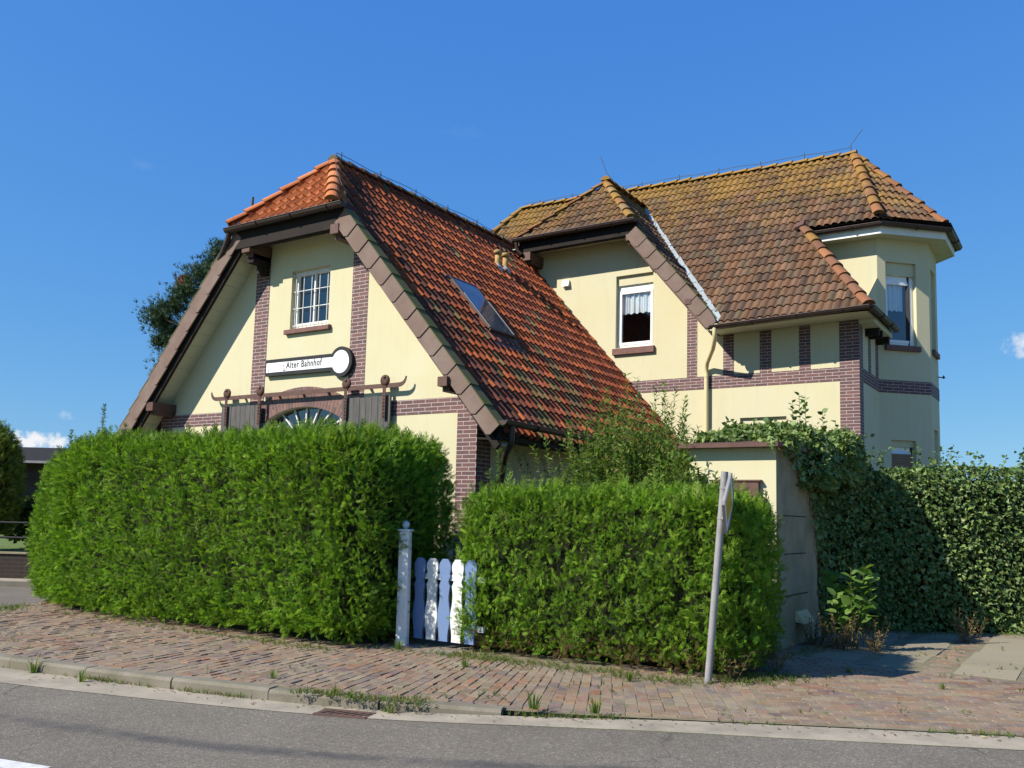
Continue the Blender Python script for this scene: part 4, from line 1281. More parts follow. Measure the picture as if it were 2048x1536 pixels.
for z in (1.84, .7): mb.tube([(.085, .50, z - .015), (.085, .50, z + .015)], .052, 14)
part(mb, 'downpipe', 'brown_metal')

# purlin ends
def beam(mb, x0, x1, z0, z1, y0, y1):
    mb.box(x0, x1, y0, y1, z0, z1); mb.box(x0 + .02, x1 - .02, y0 + .10, y1, z0 - .07, z0)
for a in ((-4.90, -4.70, 6.02, 6.20, -.52, .02), (-2.68, -2.50, 6.00, 6.16, -.56, .02), (-7.40, -7.20, 3.30, 3.46, -.52, .02), (-.30, -.13, 3.33, 3.47, -.60, .02)):
    mb = MB(); beam(mb, *a); part(mb, 'beam_end', 'rust_brown_paint')
for a in ((-4.88, -4.72, 5.86, 6.02, -.40, .02), (-4.86, -4.74, 5.70, 5.86, -.2, .02)):
    mb = MB(); mb.box(a[0], a[1], a[4], a[5], a[2], a[3]); part(mb, 'beam_bracket', 'dark_brown_wood')

# roof window
rn = Vector((K, 0, 1)).normalized(); rb = Vector((-1, 0, K)).normalized(); ra = Vector((0, 1, 0))
def on_roof(u, v, h=0.0): return Vector((u, v, zw(u))) + rn * h
u0, u1, v0, v1 = -.98, -1.86, 1.56, 2.30
c = on_roof((u0 + u1) / 2, (v0 + v1) / 2, .085); hl = (on_roof(u1, 0) - on_roof(u0, 0)).length / 2
mb = MB()
for sg in (-1, 1):
    mb.obox(c + ra * sg * (v1 - v0) / 2, rb, ra, rn, hl, .018, .032); mb.obox(c + rb * sg * hl, ra, rb, rn, (v1 - v0) / 2 + .018, .022, .032)
    mb.obox(c + ra * sg * ((v1 - v0) / 2 + .07) - rn * .05, rb, ra, rn, hl + .1, .05, .012)
mb.obox(c + rb * (hl + .09) - rn * .04, ra, rb, rn, (v1 - v0) / 2 + .1, .06, .02)
mb.obox(c - rb * (hl + .20) - rn * .045, ra, rb, rn, (v1 - v0) / 2 + .14, .20, .02)
sk = part(mb, 'skylight', 'brown_metal', label='small metal framed roof window')
mb = MB(); e = [c + rb * a * (hl - .03) + ra * b * ((v1 - v0) / 2 - .02) + rn * .028 for a, b in ((-1, -1), (-1, 1), (1, 1), (1, -1))]
mb.face(e if (e[1] - e[0]).cross(e[2] - e[0]).dot(rn) > 0 else list(reversed(e)))
def skylight_mat():
    m, n, l, p, o = nodes_of('roof_glass'); f = noise(n, l, 2.2, 5, .6)
    l.new(ramp(n, l, f, [(.35, (.10, .13, .17)), (.7, (.26, .27, .26))]), p.inputs['Base Color'])  # blue to pale noise: a cloudy sky reflection put into the colour
    p.inputs['Roughness'].default_value = .05; p.inputs['Specular IOR Level'].default_value = 1.0
    p.inputs['Metallic'].default_value = .55
skylight_mat()
part(mb, 'pane', 'roof_glass', sk)
for sg in (-1, 1):
    mb = MB(); mb.obox(c + ra * sg * ((v1 - v0) / 2 + .004) + rn * .03 - rb * .2, rb, ra, rn, hl * .66, .007, .009)
    part(mb, 'cover_strip', 'galvanised', sk)

# vent pipes
for (u, v, h) in ((-2.81, 4.46, .42), (-2.83, 4.78, .42)):
    b = on_roof(u, v)
    mb = MB()
    mb.lathe(b - Vector((0, 0, .08)), (0, 0, 1), [(.085, 0), (.08, .12), (.068, .2), (.062, .24), (.060, h), (.056, h)], 16)
    vp = part(mb, 'vent_pipe', 'pipe_ochre')
    mb = MB(); mb.lathe(b + Vector((0, 0, h - .08)), (0, 0, 1), [(.064, -.02), (.092, -.02), (.092, .045), (.075, .06)], 16)
    part(mb, 'vent_cap', 'pipe_ochre', vp)
    mb = MB(); mb.lathe(b - rn * .02, rn, [(.16, 0), (.13, .05), (.07, .12)], 16); part(mb, 'pipe_collar', 'lead', vp)

# ---- roof of the main block
def brown_col(rnd, p):
    t = (p.z - 5.4) / 4.6
    lich = max(0, (t - .70) / .30) * .95 + .09 + (.12 if p.x < -1.0 and t > .4 else 0)
    c = rnd.choice([(.130, .076, .046), (.105, .065, .043), (.155, .084, .048), (.088, .058, .042), (.17, .10, .06), (.14, .084, .055), (.115, .085, .055)])
    k = rnd.uniform(.8, 1.15)
    return tuple(v * k for v in c)
EV = 6.0
APM = Vector((3.27, 9.85, 9.90))
ZB = 7.72
C1, C2, C3, C4 = Vector((4.137, 7.97, ZB)), Vector((5.225, 9.15, ZB)), Vector((5.225, 10.55, ZB)), Vector((4.137, 11.73, ZB))
mb = MB()
tiled(mb, (-8, EV, zm(EV)), (5, EV, zm(EV)), (0, 9.85, zm(9.85)), [
    [(1.52, EV - .05), (4.33, EV - .05), (2.66, 7.95), (-.45, 7.95)],
    [(-.45, 7.95), (4.14, 7.95), (3.27, 9.85), (-2.35, 9.85)],
    [(-1.75, 9.25), (-2.35, 9.85), (-5.78, 9.85), (-7.2, 7.9), (-3.45, 7.9)]], .158, .298, prof_double, 8, .032, brown_col, ridge_tilt)
tiled(mb, (4.32, 5.9, 5.40), (4.32, 8.6, 5.40), (2.66, 7.95, 5.40 + 1.66 * 1.41), [[(4.32, 5.95), (4.32, 8.46), (2.6, 8.46), (2.66, 7.95)]], .158, .298, prof_double, 6, .032, brown_col)
tiled(mb, C1, C2, APM, [[tuple(C1.xy), tuple(C2.xy), tuple(APM.xy)]], .158, .298, prof_double, 8, .032, brown_col)
tiled(mb, C2, C3, APM, [[tuple(C2.xy), tuple(C3.xy), tuple(APM.xy)]], .158, .298, prof_double, 6, .032, brown_col)
tiled(mb, C3, C4, APM, [[tuple(C3.xy), tuple(C4.xy), tuple(APM.xy)]], .158, .298, prof_double, 4, .032, brown_col)
# back slope and far end
T_ = lambda x, y, z: ridge_tilt(Vector((x, y, z)))
mb.face([T_(4.2, 13.6, 5.55), T_(-8.6, 13.6, 5.55), T_(-5.78, 9.85, 10.0), T_(3.27, 9.85, 9.96)], (.15, .085, .05))
mb.face([T_(-7.2, 7.9, zm(7.9)), T_(-5.78, 9.85, 10), T_(-8.6, 13.6, 5.5), T_(-8.9, 6.0, 5.42)], (.15, .085, .05))
# cross gable: half hip and its two slopes
HA = Vector((-1.72, 7.27, 9.30)); HL, HR_ = Vector((-3.40, 6.05, 7.85)), Vector((-.50, 6.05, 7.85))
tiled(mb, HL, HR_, HA, [[(-3.40, 6.03), (-.50, 6.03), (-1.72, 7.27)]], .158, .29, prof_double, 8, .032, brown_col)
CG = 1.22
zc = lambda u: 9.30 - CG * (u + 1.72)
tiled(mb, (1.46, 6, zc(1.46)), (1.46, 9, zc(1.46)), (-1.72, 7, 9.30), [[(1.46, 6.12), (1.5, 6.12), (-1.72, 9.22), (-1.72, 7.27), (-.52, 6.12)]], .158, .298, prof_double, 8, .032, brown_col)
tiled(mb, (-3.40, 9, 7.85), (-3.40, 6, 7.85), (-1.72, 7, 9.30), [[(-3.40, 8.1), (-3.40, 6.06), (-1.72, 7.27), (-1.72, 9.25)]], .158, .298, prof_double, 6, .032, brown_col)
MROOF = part(mb, 'tiled_roof', 'brown_tile', label='brown tiled roof with yellow lichen along the ridge')
mb = MB()
def caps(rnd, p):
    c = rnd.choice([(.21, .095, .05), (.25, .115, .055), (.18, .09, .055), (.27, .15, .05)]); k = rnd.uniform(.85, 1.12)
    return tuple(v * k for v in c)
def capl(rnd, p):
    c = rnd.choice([(.25, .145, .05), (.28, .165, .05), (.23, .16, .085), (.24, .12, .05)]); k = rnd.uniform(.85, 1.12)
    return tuple(v * k for v in c)
ridge(mb, T_(3.30, 9.85, 9.90), T_(-5.78, 9.85, 9.95), .105, .37, capl)
ridge(mb, T_(-7.2, 7.9, zm(7.9) + .05), T_(-5.78, 9.85, 9.95), .105, .37, capl)
ridge(mb, C1 + Vector((.0, -.02, .06)), APM + Vector((0, 0, .0)), .108, .37, caps)
ridge(mb, C2 + (APM - C2) * .02 + Vector((-.02, .01, .0)), APM + Vector((0, 0, .0)), .108, .37, caps)
ridge(mb, C3 + (APM - C3) * .02 + Vector((-.02, -.01, .0)), APM + Vector((0, 0, .0)), .108, .37, caps)
ridge(mb, (4.31, 5.98, 5.45), (2.62, 7.96, 7.74), .112, .37, caps)
ridge(mb, HR_ + Vector((.03, -.02, .05)), HA + Vector((0, 0, .0)), .105, .36, capl)
ridge(mb, HL + Vector((0, 0, .04)), HA + Vector((0, 0, .05)), .075, .36, caps)
ridge(mb, HA + Vector((0, -.05, .05)), Vector((-1.72, 9.3, 9.35)), .11, .36, capl)
part(mb, 'ridge_tiles', 'brown_tile', MROOF)
# lead valley beside the cross gable
mb = MB()
va, vb = Vector((1.53, 5.98, zm(5.98) + .055)), Vector((-1.60, 9.11, zm(9.11) + .055))
va, vb = ridge_tilt(va), ridge_tilt(vb)
dn = (vb - va).normalized(); nM = Vector((0, -1.172, 1)).normalized(); sd_ = dn.cross(nM).normalized()
rnd = random.Random(8); n = 14
for k in range(n):
    a, b = va + (vb - va) * k / n, va + (vb - va) * (k + 1) / n + dn * .03
    j0, j1 = .06 + rnd.uniform(-.012, .018), .06 + rnd.uniform(-.012, .018)
    mb.face([a - sd_ * .09, a + sd_ * j0 + nM * .0, b + sd_ * j1, b - sd_ * .09]); mb.face([a - sd_ * .09, b - sd_ * .09, b - sd_ * .09 + nM * .12, a - sd_ * .09 + nM * .12])
part(mb, 'lead_valley', 'lead')

# verge of the cross gable
verge((-.36, 6.04, zc(-.36) + .05), (1.44, 6.04, zc(1.44) + .05), .47, .42, (0, 1, 0), 8, slate='slate_cladding', cap=.06)
mb = MB(); mb.bar((-.5, 6.12, zc(-.5) - .43), (1.2, 6.12, zc(1.2) - .40), .07, .05); part(mb, 'barge_board', 'rust_brown_paint')
mb = MB()
f = lambda u: zc(u) - .40
mb.hexa([(-.6, 6.1, f(-.6)), (1.25, 6.1, f(1.25)), (1.25, 6.69, f(1.25)), (-.6, 6.69, f(-.6))], [(-.6, 6.1, f(-.6) + .02), (1.25, 6.1, f(1.25) + .02), (1.25, 6.69, f(1.25) + .02), (-.6, 6.69, f(-.6) + .02)])
mb.box(-3.6, -.5, 6.12, 6.69, 7.66, 7.68)
part(mb, 'soffit', 'cream_boards')
mb = MB(); mb.box(-3.36, -.36, 6.10, 6.16, 7.55, 7.83); mb.box(-3.30, -.60, 6.16, 6.24, 7.54, 7.60); part(mb, 'fascia', 'dark_brown_wood')
mb = MB(); half_gutter(mb, (-3.44, 5.98, 7.845), (-.34, 5.98, 7.845), .075)
mb.tube([(-3.36, 5.98, 7.78), (-3.36, 6.0, 7.66), (-3.33, 6.02, 7.58), (-3.26, 6.06, 7.50)], .045, 10)
part(mb, 'gutter', 'brown_metal')
for a in ((-.60, -.43, 7.42, 7.56, 6.06, 6.72), (.77, .90, 5.86, 5.97, 6.02, 6.72), (-3.25, -3.05, 7.36, 7.55, 6.1, 6.72)):
    mb = MB(); beam(mb, *a); part(mb, 'beam_end', 'rust_brown_paint')

# eaves of the main roof
mb = MB(); half_gutter(mb, (1.34, 5.93, 5.335), (4.36, 5.93, 5.425), .065, closed=(True, False)); half_gutter(mb, (4.37, 5.92, 5.425), (4.37, 8.30, 5.43), .065, closed=(False, True))
part(mb, 'gutter', 'brown_metal')
mb = MB()
mb.hexa([(1.3, 6.03, 5.27), (4.26, 6.03, 5.36), (4.26, 6.69, 5.36), (1.3, 6.69, 5.30)], [(1.3, 6.03, 5.40), (4.26, 6.03, 5.46), (4.26, 6.69, 5.46), (1.3, 6.69, 5.46)])
mb.box(3.98, 4.27, 6.70, 8.40, 5.28, 5.42)
part(mb, 'soffit', 'cream_boards')
for v in (7.3, 7.6, 8.25):
    mb = MB(); mb.box(3.98, 4.24, v - .06, v + .06, 5.14, 5.28); part(mb, 'beam_end', 'dark_brown_wood')
mb = MB()
mb.tube([(1.44, 5.93, 5.30), (1.44, 5.93, 5.20), (1.43, 5.97, 5.10), (1.30, 6.20, 4.93), (1.05, 6.54, 4.72), (1.0, 6.62, 4.62), (1.0, 6.63, 4.5), (1.0, 6.63, 0)], .046, 14)
for z in (4.45, 2.5): mb.tube([(1.0, 6.63, z - .012), (1.0, 6.63, z + .012)], .053, 14)
part(mb, 'downpipe', 'cream_paint', label='cream painted downpipe')

# eaves of the bay: boarded underside, white fascia, brown gutter
ze = 7.62
def ring(off):
    """outline of the bay wall pushed outwards"""
    pts = [(2.62, 8.475)] + BAY + [(2.62, 11.235)]
    segs = []
    for p, q in zip(pts[:-1], pts[1:]):
        d = Vector((q[0] - p[0], q[1] - p[1], 0)).normalized(); nrm = Vector((d.y, -d.x, 0))
        segs.append((Vector((p[0], p[1], 0)) + nrm * off, d))
    out = [segs[0][0]]
    for (p, d), (q, e) in zip(segs[:-1], segs[1:]):
        w = q - p; den = d.x * e.y - d.y * e.x
        t = (w.x * e.y - w.y * e.x) / den
        out.append(p + d * t)
    out.append(segs[-1][0] + segs[-1][1] * 1.37)
    return out
r0, r1 = ring(.003), ring(.335)
mb = MB()
for k in range(len(r0) - 1):
    a, b, c, d = r0[k], r0[k + 1], r1[k + 1], r1[k]
    mb.face([(a.x, a.y, 7.44), (b.x, b.y, 7.44), (c.x, c.y, 7.44), (d.x, d.y, 7.44)])
part(mb, 'soffit', 'cream_boards')
mb = MB(); r2, r3 = ring(.336), ring(.36)
for k in range(len(r2) - 1):
    lo = [r2[k], r3[k], r3[k + 1], r2[k + 1]]
    mb.hexa([(p.x, p.y, 7.42) for p in lo], [(p.x, p.y, 7.675) for p in lo])
part(mb, 'fascia', 'white_paint', label='white fascia of the bay')
mb = MB(); ra_, rb_ = ring(.362), ring(.475)
for k in range(len(ra_) - 1):
    a, b, c, d = ra_[k], ra_[k + 1], rb_[k + 1], rb_[k]
    mb.face([(a.x, a.y, 7.665), (b.x, b.y, 7.665), (c.x, c.y, 7.745), (d.x, d.y, 7.745)])
    mb.face([(a.x, a.y, 7.665), (d.x, d.y, 7.745), (c.x, c.y, 7.745), (b.x, b.y, 7.665)])
part(mb, 'eaves_board', 'dark_brown_wood')
mb = MB(); r4 = ring(.435)
for k in range(1, len(r4) - 2):
    d_ = (r4[k + 1] - r4[k]).normalized() * .032; half_gutter(mb, (r4[k].x - d_.x, r4[k].y - d_.y, ze), (r4[k + 1].x + d_.x, r4[k + 1].y + d_.y, ze), .07, closed=(False, False))
half_gutter(mb, (2.76, r4[0].y, ze), (r4[1].x, r4[1].y, ze), .07, closed=(True, False))
mb.tube([(2.86, r4[0].y, ze - .05), (2.86, r4[0].y, ze - .24)], .04, 10)
part(mb, 'gutter', 'brown_metal')
# tile apron where the hip meets the bay gutter
mb = MB(); mb.obox((2.58, 7.90, 7.78), (1, 0, .3), (0, 1, 1.1), (-.3, -.7, .9), .10, .09, .035); part(mb, 'hip_end', 'rust_brown_paint')

# small vent on the gable wall, alarm hook on the bay
mb = MB(); mb.hexa([(-2.50, VM - .09, 6.78), (-2.33, VM - .09, 6.78), (-2.33, VM, 6.78), (-2.50, VM, 6.78)], [(-2.50, VM - .05, 6.92), (-2.33, VM - .05, 6.92), (-2.33, VM, 6.92), (-2.50, VM, 6.92)])
part(mb, 'wall_vent', 'white_plastic')
mb = MB(); mb.tube([(4.84, 10.30, 4.72), (4.95, 10.30, 4.70)], .012, 6); mb.lathe((4.95, 10.30, 4.67), (0, 0, 1), [(.0, 0), (.035, .03), (.0, .09)], 8); part(mb, 'wall_hook', 'wire')

# lightning conductors
def wire(pts, r=.006, name='lightning_wire'):
    mb = MB(); mb.tube(pts, r, 5); return mb
mb = MB()
z = ZR + .20
mb.tube([(XR, .62, z)] + [(XR, v, z + .02 * math.sin(v * 3)) for v in np.linspace(1, 8, 15)], .006, 5)
for v in np.linspace(.75, 7.2, 7): mb.tube([(XR, v, ZR + .10), (XR, v, z + .06)], .010, 6)
mb.tube([(XR, .62, z), (XR + .20, .40, ZR - .02), (XR + .6, .05, ZR - .45), (XR + 1.3, -.28, 6.50), (-1.9, -.30, zw(-1.9) + .12), (-.9, -.31, zw(-.9) + .10), (.1, -.30, zw(.1) + .10)], .007, 5)
part(mb, 'lightning_conductor', 'wire')
mb = MB()
pts = [ridge_tilt(Vector((u, 9.85, 10.09 + .015 * math.sin(u * 4)))) for u in np.linspace(3.2, -5.7, 18)]
mb.tube(pts, .007, 5)
for k in range(0, 18, 2): mb.tube([pts[k] - Vector((0, 0, .09)), pts[k] + Vector((0, 0, .05))], .011, 6)
mb.tube([pts[0], pts[0] + Vector((.02, 0, .08)), pts[0] + Vector((.24, .1, .42))], .008, 5)
mb.tube([HA + Vector((.10, .1, .13)), HA + Vector((-.05, .1, .3)), HA + Vector((-.22, .1, .75))], .008, 5)
mb.tube([HA + Vector((.10, .1, .13)), HA + Vector((-.2, .9, .1)), HA + Vector((-.9, 2.4, .6))], .006, 5)
part(mb, 'lightning_conductor', 'wire')

# ================================================================== sign on the gable
SIGN = thing('station_sign', 'white keyhole shaped sign with black rim reading Alter Bahnhof on the gable', 'sign', (-3.7, -.05, 3.95))
def key_outline(grow):
    x0, zc0, zc1 = -4.60 - grow * .45, 3.985, 3.975
    pts = [(x0, zc0 - .085 - grow), (-3.02, zc1 - .085 - grow)]
    cx, cz, r = -2.79, 3.97, .195 + grow
    a0 = math.asin((.085 + grow) / r)
    for k in range(29):
        t = math.pi + a0 + (2 * math.pi - 2 * a0) * k / 28
        pts.append((cx + r * math.cos(t), cz + r * math.sin(t)))
    pts += [(-3.02, zc1 + .085 + grow), (x0, zc0 + .085 + grow)]
    return pts
def slab_xz(mb, pts, y0, y1):
    n = len(pts); f = list(pts)
    ar = sum(f[k][0] * f[(k + 1) % n][1] - f[(k + 1) % n][0] * f[k][1] for k in range(n))
    if ar < 0: f.reverse()
    tr = tessellate_polygon([[Vector((x, z, 0)) for x, z in f]])
    for t in tr:
        a, b, c = (Vector((f[i][0], y0, f[i][1])) for i in t)
        if (b - a).cross(c - a).y > 0: b, c = c, b
        mb.face((a, b, c))
    for k in range(n):
        p, q = f[k], f[(k + 1) % n]
        mb.face([(p[0], y1, p[1]), (q[0], y1, q[1]), (q[0], y0, q[1]), (p[0], y0, p[1])])
mb = MB(); slab_xz(mb, key_outline(.062), -.075, -.006); mb.build('sign_rim', 'sign_black', SIGN)
mb = MB(); slab_xz(mb, key_outline(0), -.079, -.070); mb.build('sign_face', 'sign_white', SIGN)
def lettering(text, loc, size, sx, parent, mat, bold=.0):
    cu = bpy.data.curves.new('lettering', 'FONT'); cu.body = text; cu.size = size; cu.extrude = .002; cu.offset = bold; cu.space_character = 1.12
    t = bpy.data.objects.new('tmp', cu); COL.objects.link(t)
    dg = bpy.context.evaluated_depsgraph_get(); dg.update()
    me = bpy.data.meshes.new_from_object(t.evaluated_get(dg))
    bpy.data.objects.remove(t); bpy.data.curves.remove(cu)
    me.transform(Matrix.Diagonal((sx, 1, 1, 1)))
    me.transform(Matrix.Rotation(R(90), 4, 'X'))
    me.transform(Matrix.Translation(Vector(loc) - world_loc(parent)))
    me.materials.clear(); me.materials.append(MATS[mat])
    o = bpy.data.objects.new('lettering', me); COL.objects.link(o); o.parent = parent
    return o
lettering('Alter Bahnhof', (-4.09, -.0805, 3.945), .165, .82, SIGN, 'sign_black', .0018)
mb = MB()                                                           # flaked paint and rust at the left of the lettering
mb.tube([(-4.14, -.080, 4.02), (-4.17, -.080, 3.99), (-4.165, -.080, 3.95), (-4.12, -.080, 3.93)], .006, 5)
mb.build('paint_flake', 'pipe_ochre', SIGN)
mb = MB(); mb.tube([(-4.17, -.080, 3.915), (-4.09, -.080, 3.918)], .006, 5); mb.build('paint_flake', 'iron', SIGN)
mb = MB(); mb.tube([(-4.545, -.080, 3.95), (-4.54, -.080, 3.915)], .006, 5); mb.build('paint_flake', 'iron', SIGN)

# ================================================================== gate, post, traffic sign
POST = thing('gate_post', 'white wooden gate post with a ball on top beside the tall hedge', 'post', (1.12, -2.86, 0))
mb = MB(); c = (.1, .1, .1)
def post_ring(h, z, dx=0.0):
    return [(1.125 + dx + h * (a * .94 - b * .34), -2.86 + h * (a * .34 + b * .94), z) for a, b in ((-1, -1), (1, -1), (1, 1), (-1, 1))]
mb.hexa(post_ring(.060, -.05), post_ring(.058, 1.27, -.01), (.80, .80, .77))
mb.build('shaft', 'painted', POST, bevel=.008)
mb = MB()
mb.hexa(post_ring(.074, 1.271, -.01), post_ring(.070, 1.292, -.01), (.78, .78, .75))
mb.build('cap', 'painted', POST, bevel=.004)
mb = MB(); mb.lathe((1.115, -2.86, 1.287), (0, 0, 1), [(.02, 0), (.022, .015)] + [(.045 * math.sin(math.pi * k / 10), .056 - .045 * math.cos(math.pi * k / 10)) for k in range(2, 10)] + [(.003, .101)], 18, (.52, .56, .58))
mb.build('ball', 'painted', POST)

GATE = thing('garden_gate', 'low picket gate with alternating white and blue wavy boards between the hedges', 'gate', (1.7, -2.79, 0))
def picket(x, colr):
    mb = MB(); H = .90; prof = []
    for k in range(41):
        t = k / 40; z = .075 + H * t
        w = .052 - .0
        if t > .80: w = .036 + .022 * math.sin(math.pi * (t - .80) / .2 * .88 + .25) if t < .97 else .042 - (t - .97) * .5
        elif t > .66: w = .056 - .018 * math.sin(math.pi * (t - .66) / .14) ** 2
        else: w = .053 - .009 * math.cos((t - .05) * 2 * math.pi * 2.05)
        prof.append((w * 1.38, z))
    L = [(x - w, z) for w, z in prof]; Rr = [(x + w, z) for w, z in prof]
    y0, y1 = -2.80, -2.777
    for k in range(40):
        a, b, c_, d = L[k], Rr[k], Rr[k + 1], L[k + 1]
        mb.face([(a[0], y0, a[1]), (b[0], y0, b[1]), (c_[0], y0, c_[1]), (d[0], y0, d[1])], colr)
        mb.face([(b[0], y1, b[1]), (a[0], y1, a[1]), (d[0], y1, d[1]), (c_[0], y1, c_[1])], colr)
        mb.face([(a[0], y1, a[1]), (a[0], y0, a[1]), (d[0], y0, d[1]), (d[0], y1, d[1])], colr)
        mb.face([(b[0], y0, b[1]), (b[0], y1, b[1]), (c_[0], y1, c_[1]), (c_[0], y0, c_[1])], colr)
    mb.face([(L[-1][0], y0, L[-1][1]), (Rr[-1][0], y0, Rr[-1][1]), (Rr[-1][0], y1, Rr[-1][1]), (L[-1][0], y1, L[-1][1])], colr)
    return mb
for k in range(5):
    blue = k % 2 == 0
    o = picket(1.287 + .1785 * k, (.13, .20, .36) if blue else (.66, .66, .64)).build('picket', 'painted', GATE)
    o['label'] = 'blue painted picket' if blue else 'white painted picket'
GATE.location.y += .07; GATE.location.x -= .05
for z in (.77, .24):
    mb = MB(); mb.box(1.19, 2.12, -2.705, -2.665, z - .03, z + .03, (.72, .72, .71)); mb.build('rail', 'painted', GATE)

TS = thing('traffic_sign', 'leaning grey post with a diamond road sign seen edge on, before the low hedge', 'sign', (4.64, -2.69, 0))
b0, b1 = Vector((4.64, -2.69, -.1)), Vector((4.805, -2.685, 1.925))
ax = (b1 - b0).normalized()
mb = MB(); mb.tube([b0, b1], .033, 18); mb.tube([b1, b1 + ax * .004], .035, 18); mb.build('pole', 'galvanised', TS)
mb = MB()
n_s = Vector((.886, -.41, 0)).normalized()                     # the way the plate faces, nearly across our view
n_s = Vector((math.cos(R(-56.5 + 5)), math.sin(R(-56.5 + 5)), 0))
view = (Vector((4.8, -2.69, 1.6)) - CAM); va_ = math.atan2(view.y, view.x)
n_s = Vector((math.cos(va_ - R(90) - R(9)), math.sin(va_ - R(90) - R(9)), 0)); n_s.normalize()
n_s = (n_s - ax * n_s.dot(ax)).normalized()
s_s = ax.cross(n_s).normalized()
cpt = b0 + ax * 1.745 + n_s * .055
def diamond(h, z0, z1, cut=.06):
    pts = []
    for a in range(4):
        t = math.pi / 2 * a
        for dt in (-cut, cut):
            r_ = h * (1 - .03); pts.append((r_ * math.cos(t + dt), r_ * math.sin(t + dt)))
    lo = [cpt + s_s * x + ax * y + n_s * z0 for x, y in pts]; hi = [cpt + s_s * x + ax * y + n_s * z1 for x, y in pts]
    return lo, hi
mb = MB(); mb.hexa(*diamond(.285, -.005, .004)); mb.build('plate', 'galvanised', TS)
mb = MB(); mb.hexa(*diamond(.278, .0042, .006)); mb.build('sign_face', 'sign_white', TS)
mb = MB(); mb.hexa(*diamond(.185, .0062, .0072)); mb.build('sign_centre', 'sign_yellow', TS)
mb = MB(); h_, z_ = diamond(.29, -.012, .012)
for k in range(8): mb.bar(h_[k] * .5 + z_[k] * .5, h_[(k + 1) % 8] * .5 + z_[(k + 1) % 8] * .5, .024, .008, up=(cpt - (h_[k] + h_[(k + 1) % 8]) / 2))
mb.build('sign_edge', 'galvanised', TS)
for d in (.14, -.14):
    mb = MB(); q = cpt - n_s * .055 + ax * d
    mb.tube([q - ax * .012, q + ax * .012], .037, 16); mb.obox(q + n_s * .028, s_s, n_s, ax, .05, .025, .012)
    mb.build('clamp', 'galvanised', TS)

# drain in the gutter
sd0 = s_of(2.72, -5.32)
kx, ky = kerb_at(sd0, -.215)
DR = thing('drain_grate', 'rusty iron drain grate with slanting bars set in the gutter by the kerb', 'drain grate', (kx, ky, -.10))
tx = Vector((*kerb_at(sd0 + .1, 0), 0)) - Vector((*kerb_at(sd0, 0), 0)); tx.normalize(); ty = Vector((-tx.y, tx.x, 0))
zr = road_z(sd0) - .001; c0 = Vector((kx, ky, zr))
mb = MB()
for sg in (-1, 1):
    mb.obox(c0 + ty * sg * .082, tx, ty, (0, 0, 1), .22, .022, .014); mb.obox(c0 + tx * sg * .20, ty, -tx, (0, 0, 1), .06, .02, .010)
mb.build('frame', 'drain_iron', DR)
mb = MB()
for k in range(6): mb.bar(c0 + tx * (-.195 + .064 * k) - ty * .06 + Vector((0, 0, .004)), c0 + tx * (-.125 + .064 * k) + ty * .06 + Vector((0, 0, .004)), .03, .022)
mb.build('bars', 'drain_iron', DR)
mb = MB(); mb.obox(c0 - Vector((0, 0, .0)), tx, ty, (0, 0, 1), .19, .06, .002); mb.build('pit_shade', 'sign_black', DR)  # black plate, the dark of the open pit put into colour

# ================================================================== small utility building by the drive
KI = thing('utility_building', 'small cream square building with flat brown edged roof and a brown metal hatch', 'small building', (4.1, .7, 0))
mb = MB()
wall_panel(mb, ((3.45, -.22, 0), (1, 0, 0), (0, 1, 0)), rect(0, 1.08, -.1, 2.36), [])
mb.face([(3.45, -.22, -.1), (3.45, -.22, 2.36), (3.45, 1.74, 2.36), (3.45, 1.74, -.1)]); mb.face([(4.53, 1.74, -.1), (3.45, 1.74, -.1), (3.45, 1.74, 2.36), (4.53, 1.74, 2.36)])
mb.build('wall', 'plaster', KI)
mb = MB(); wall_panel(mb, ((4.53, -.22, 0), (0, 1, 0), (-1, 0, 0)), rect(0, 1.96, -.1, 2.36));  # side wall coloured darker than the front to hold its shade
o = mb.build('side_wall', 'concrete', KI); o['label'] = 'stained concrete side wall, shade put into its darker colour'
mb = MB()
for z, a, b in ((1.56, .28, 1.2), (1.1, .25, 1.25), (.60, .3, 1.3)): mb.box(4.528, 4.534, -.22 + a, -.22 + b, z - .006, z + .006)
mb.build('joint', 'sign_black', KI)
mb = MB(); mb.hexa([(4.50, .52, .27), (4.64, .52, .25), (4.64, .98, .25), (4.50, .98, .27)], [(4.50, .52, .40), (4.55, .52, .39), (4.55, .98, .39), (4.50, .98, .40)])
mb.build('vent_hood', 'cream_paint', KI)
mb = MB()
R_ = [(3.36, -.38), (4.60, -.38), (4.66, -.30), (4.66, 1.85), (3.36, 1.85)]
mb.hexa([(x, y, 2.360) for x, y in R_], [(x, y, 2.412) for x, y in R_])
cxr, cyr = 4.03, .75
for k in range(5):
    a, b = R_[k], R_[(k + 1) % 5]
    mb.face([(a[0], a[1], 2.413), (b[0], b[1], 2.413), (cxr, cyr, 2.55)])
mb.build('roof', 'rust_brown_paint', KI)
mb = MB(); mb.box(3.76, 4.34, -.285, -.221, .9, 1.95); mb.box(3.73, 4.37, -.30, -.221, 1.951, 1.975)
hb = mb.build('hatch', 'rust_brown_paint', KI, bevel=.006)
mb = MB(); mb.box(4.342, 4.42, -.31, -.221, 1.56, 1.76); mb.build('lock_box', 'rust_brown_paint', hb, bevel=.008)

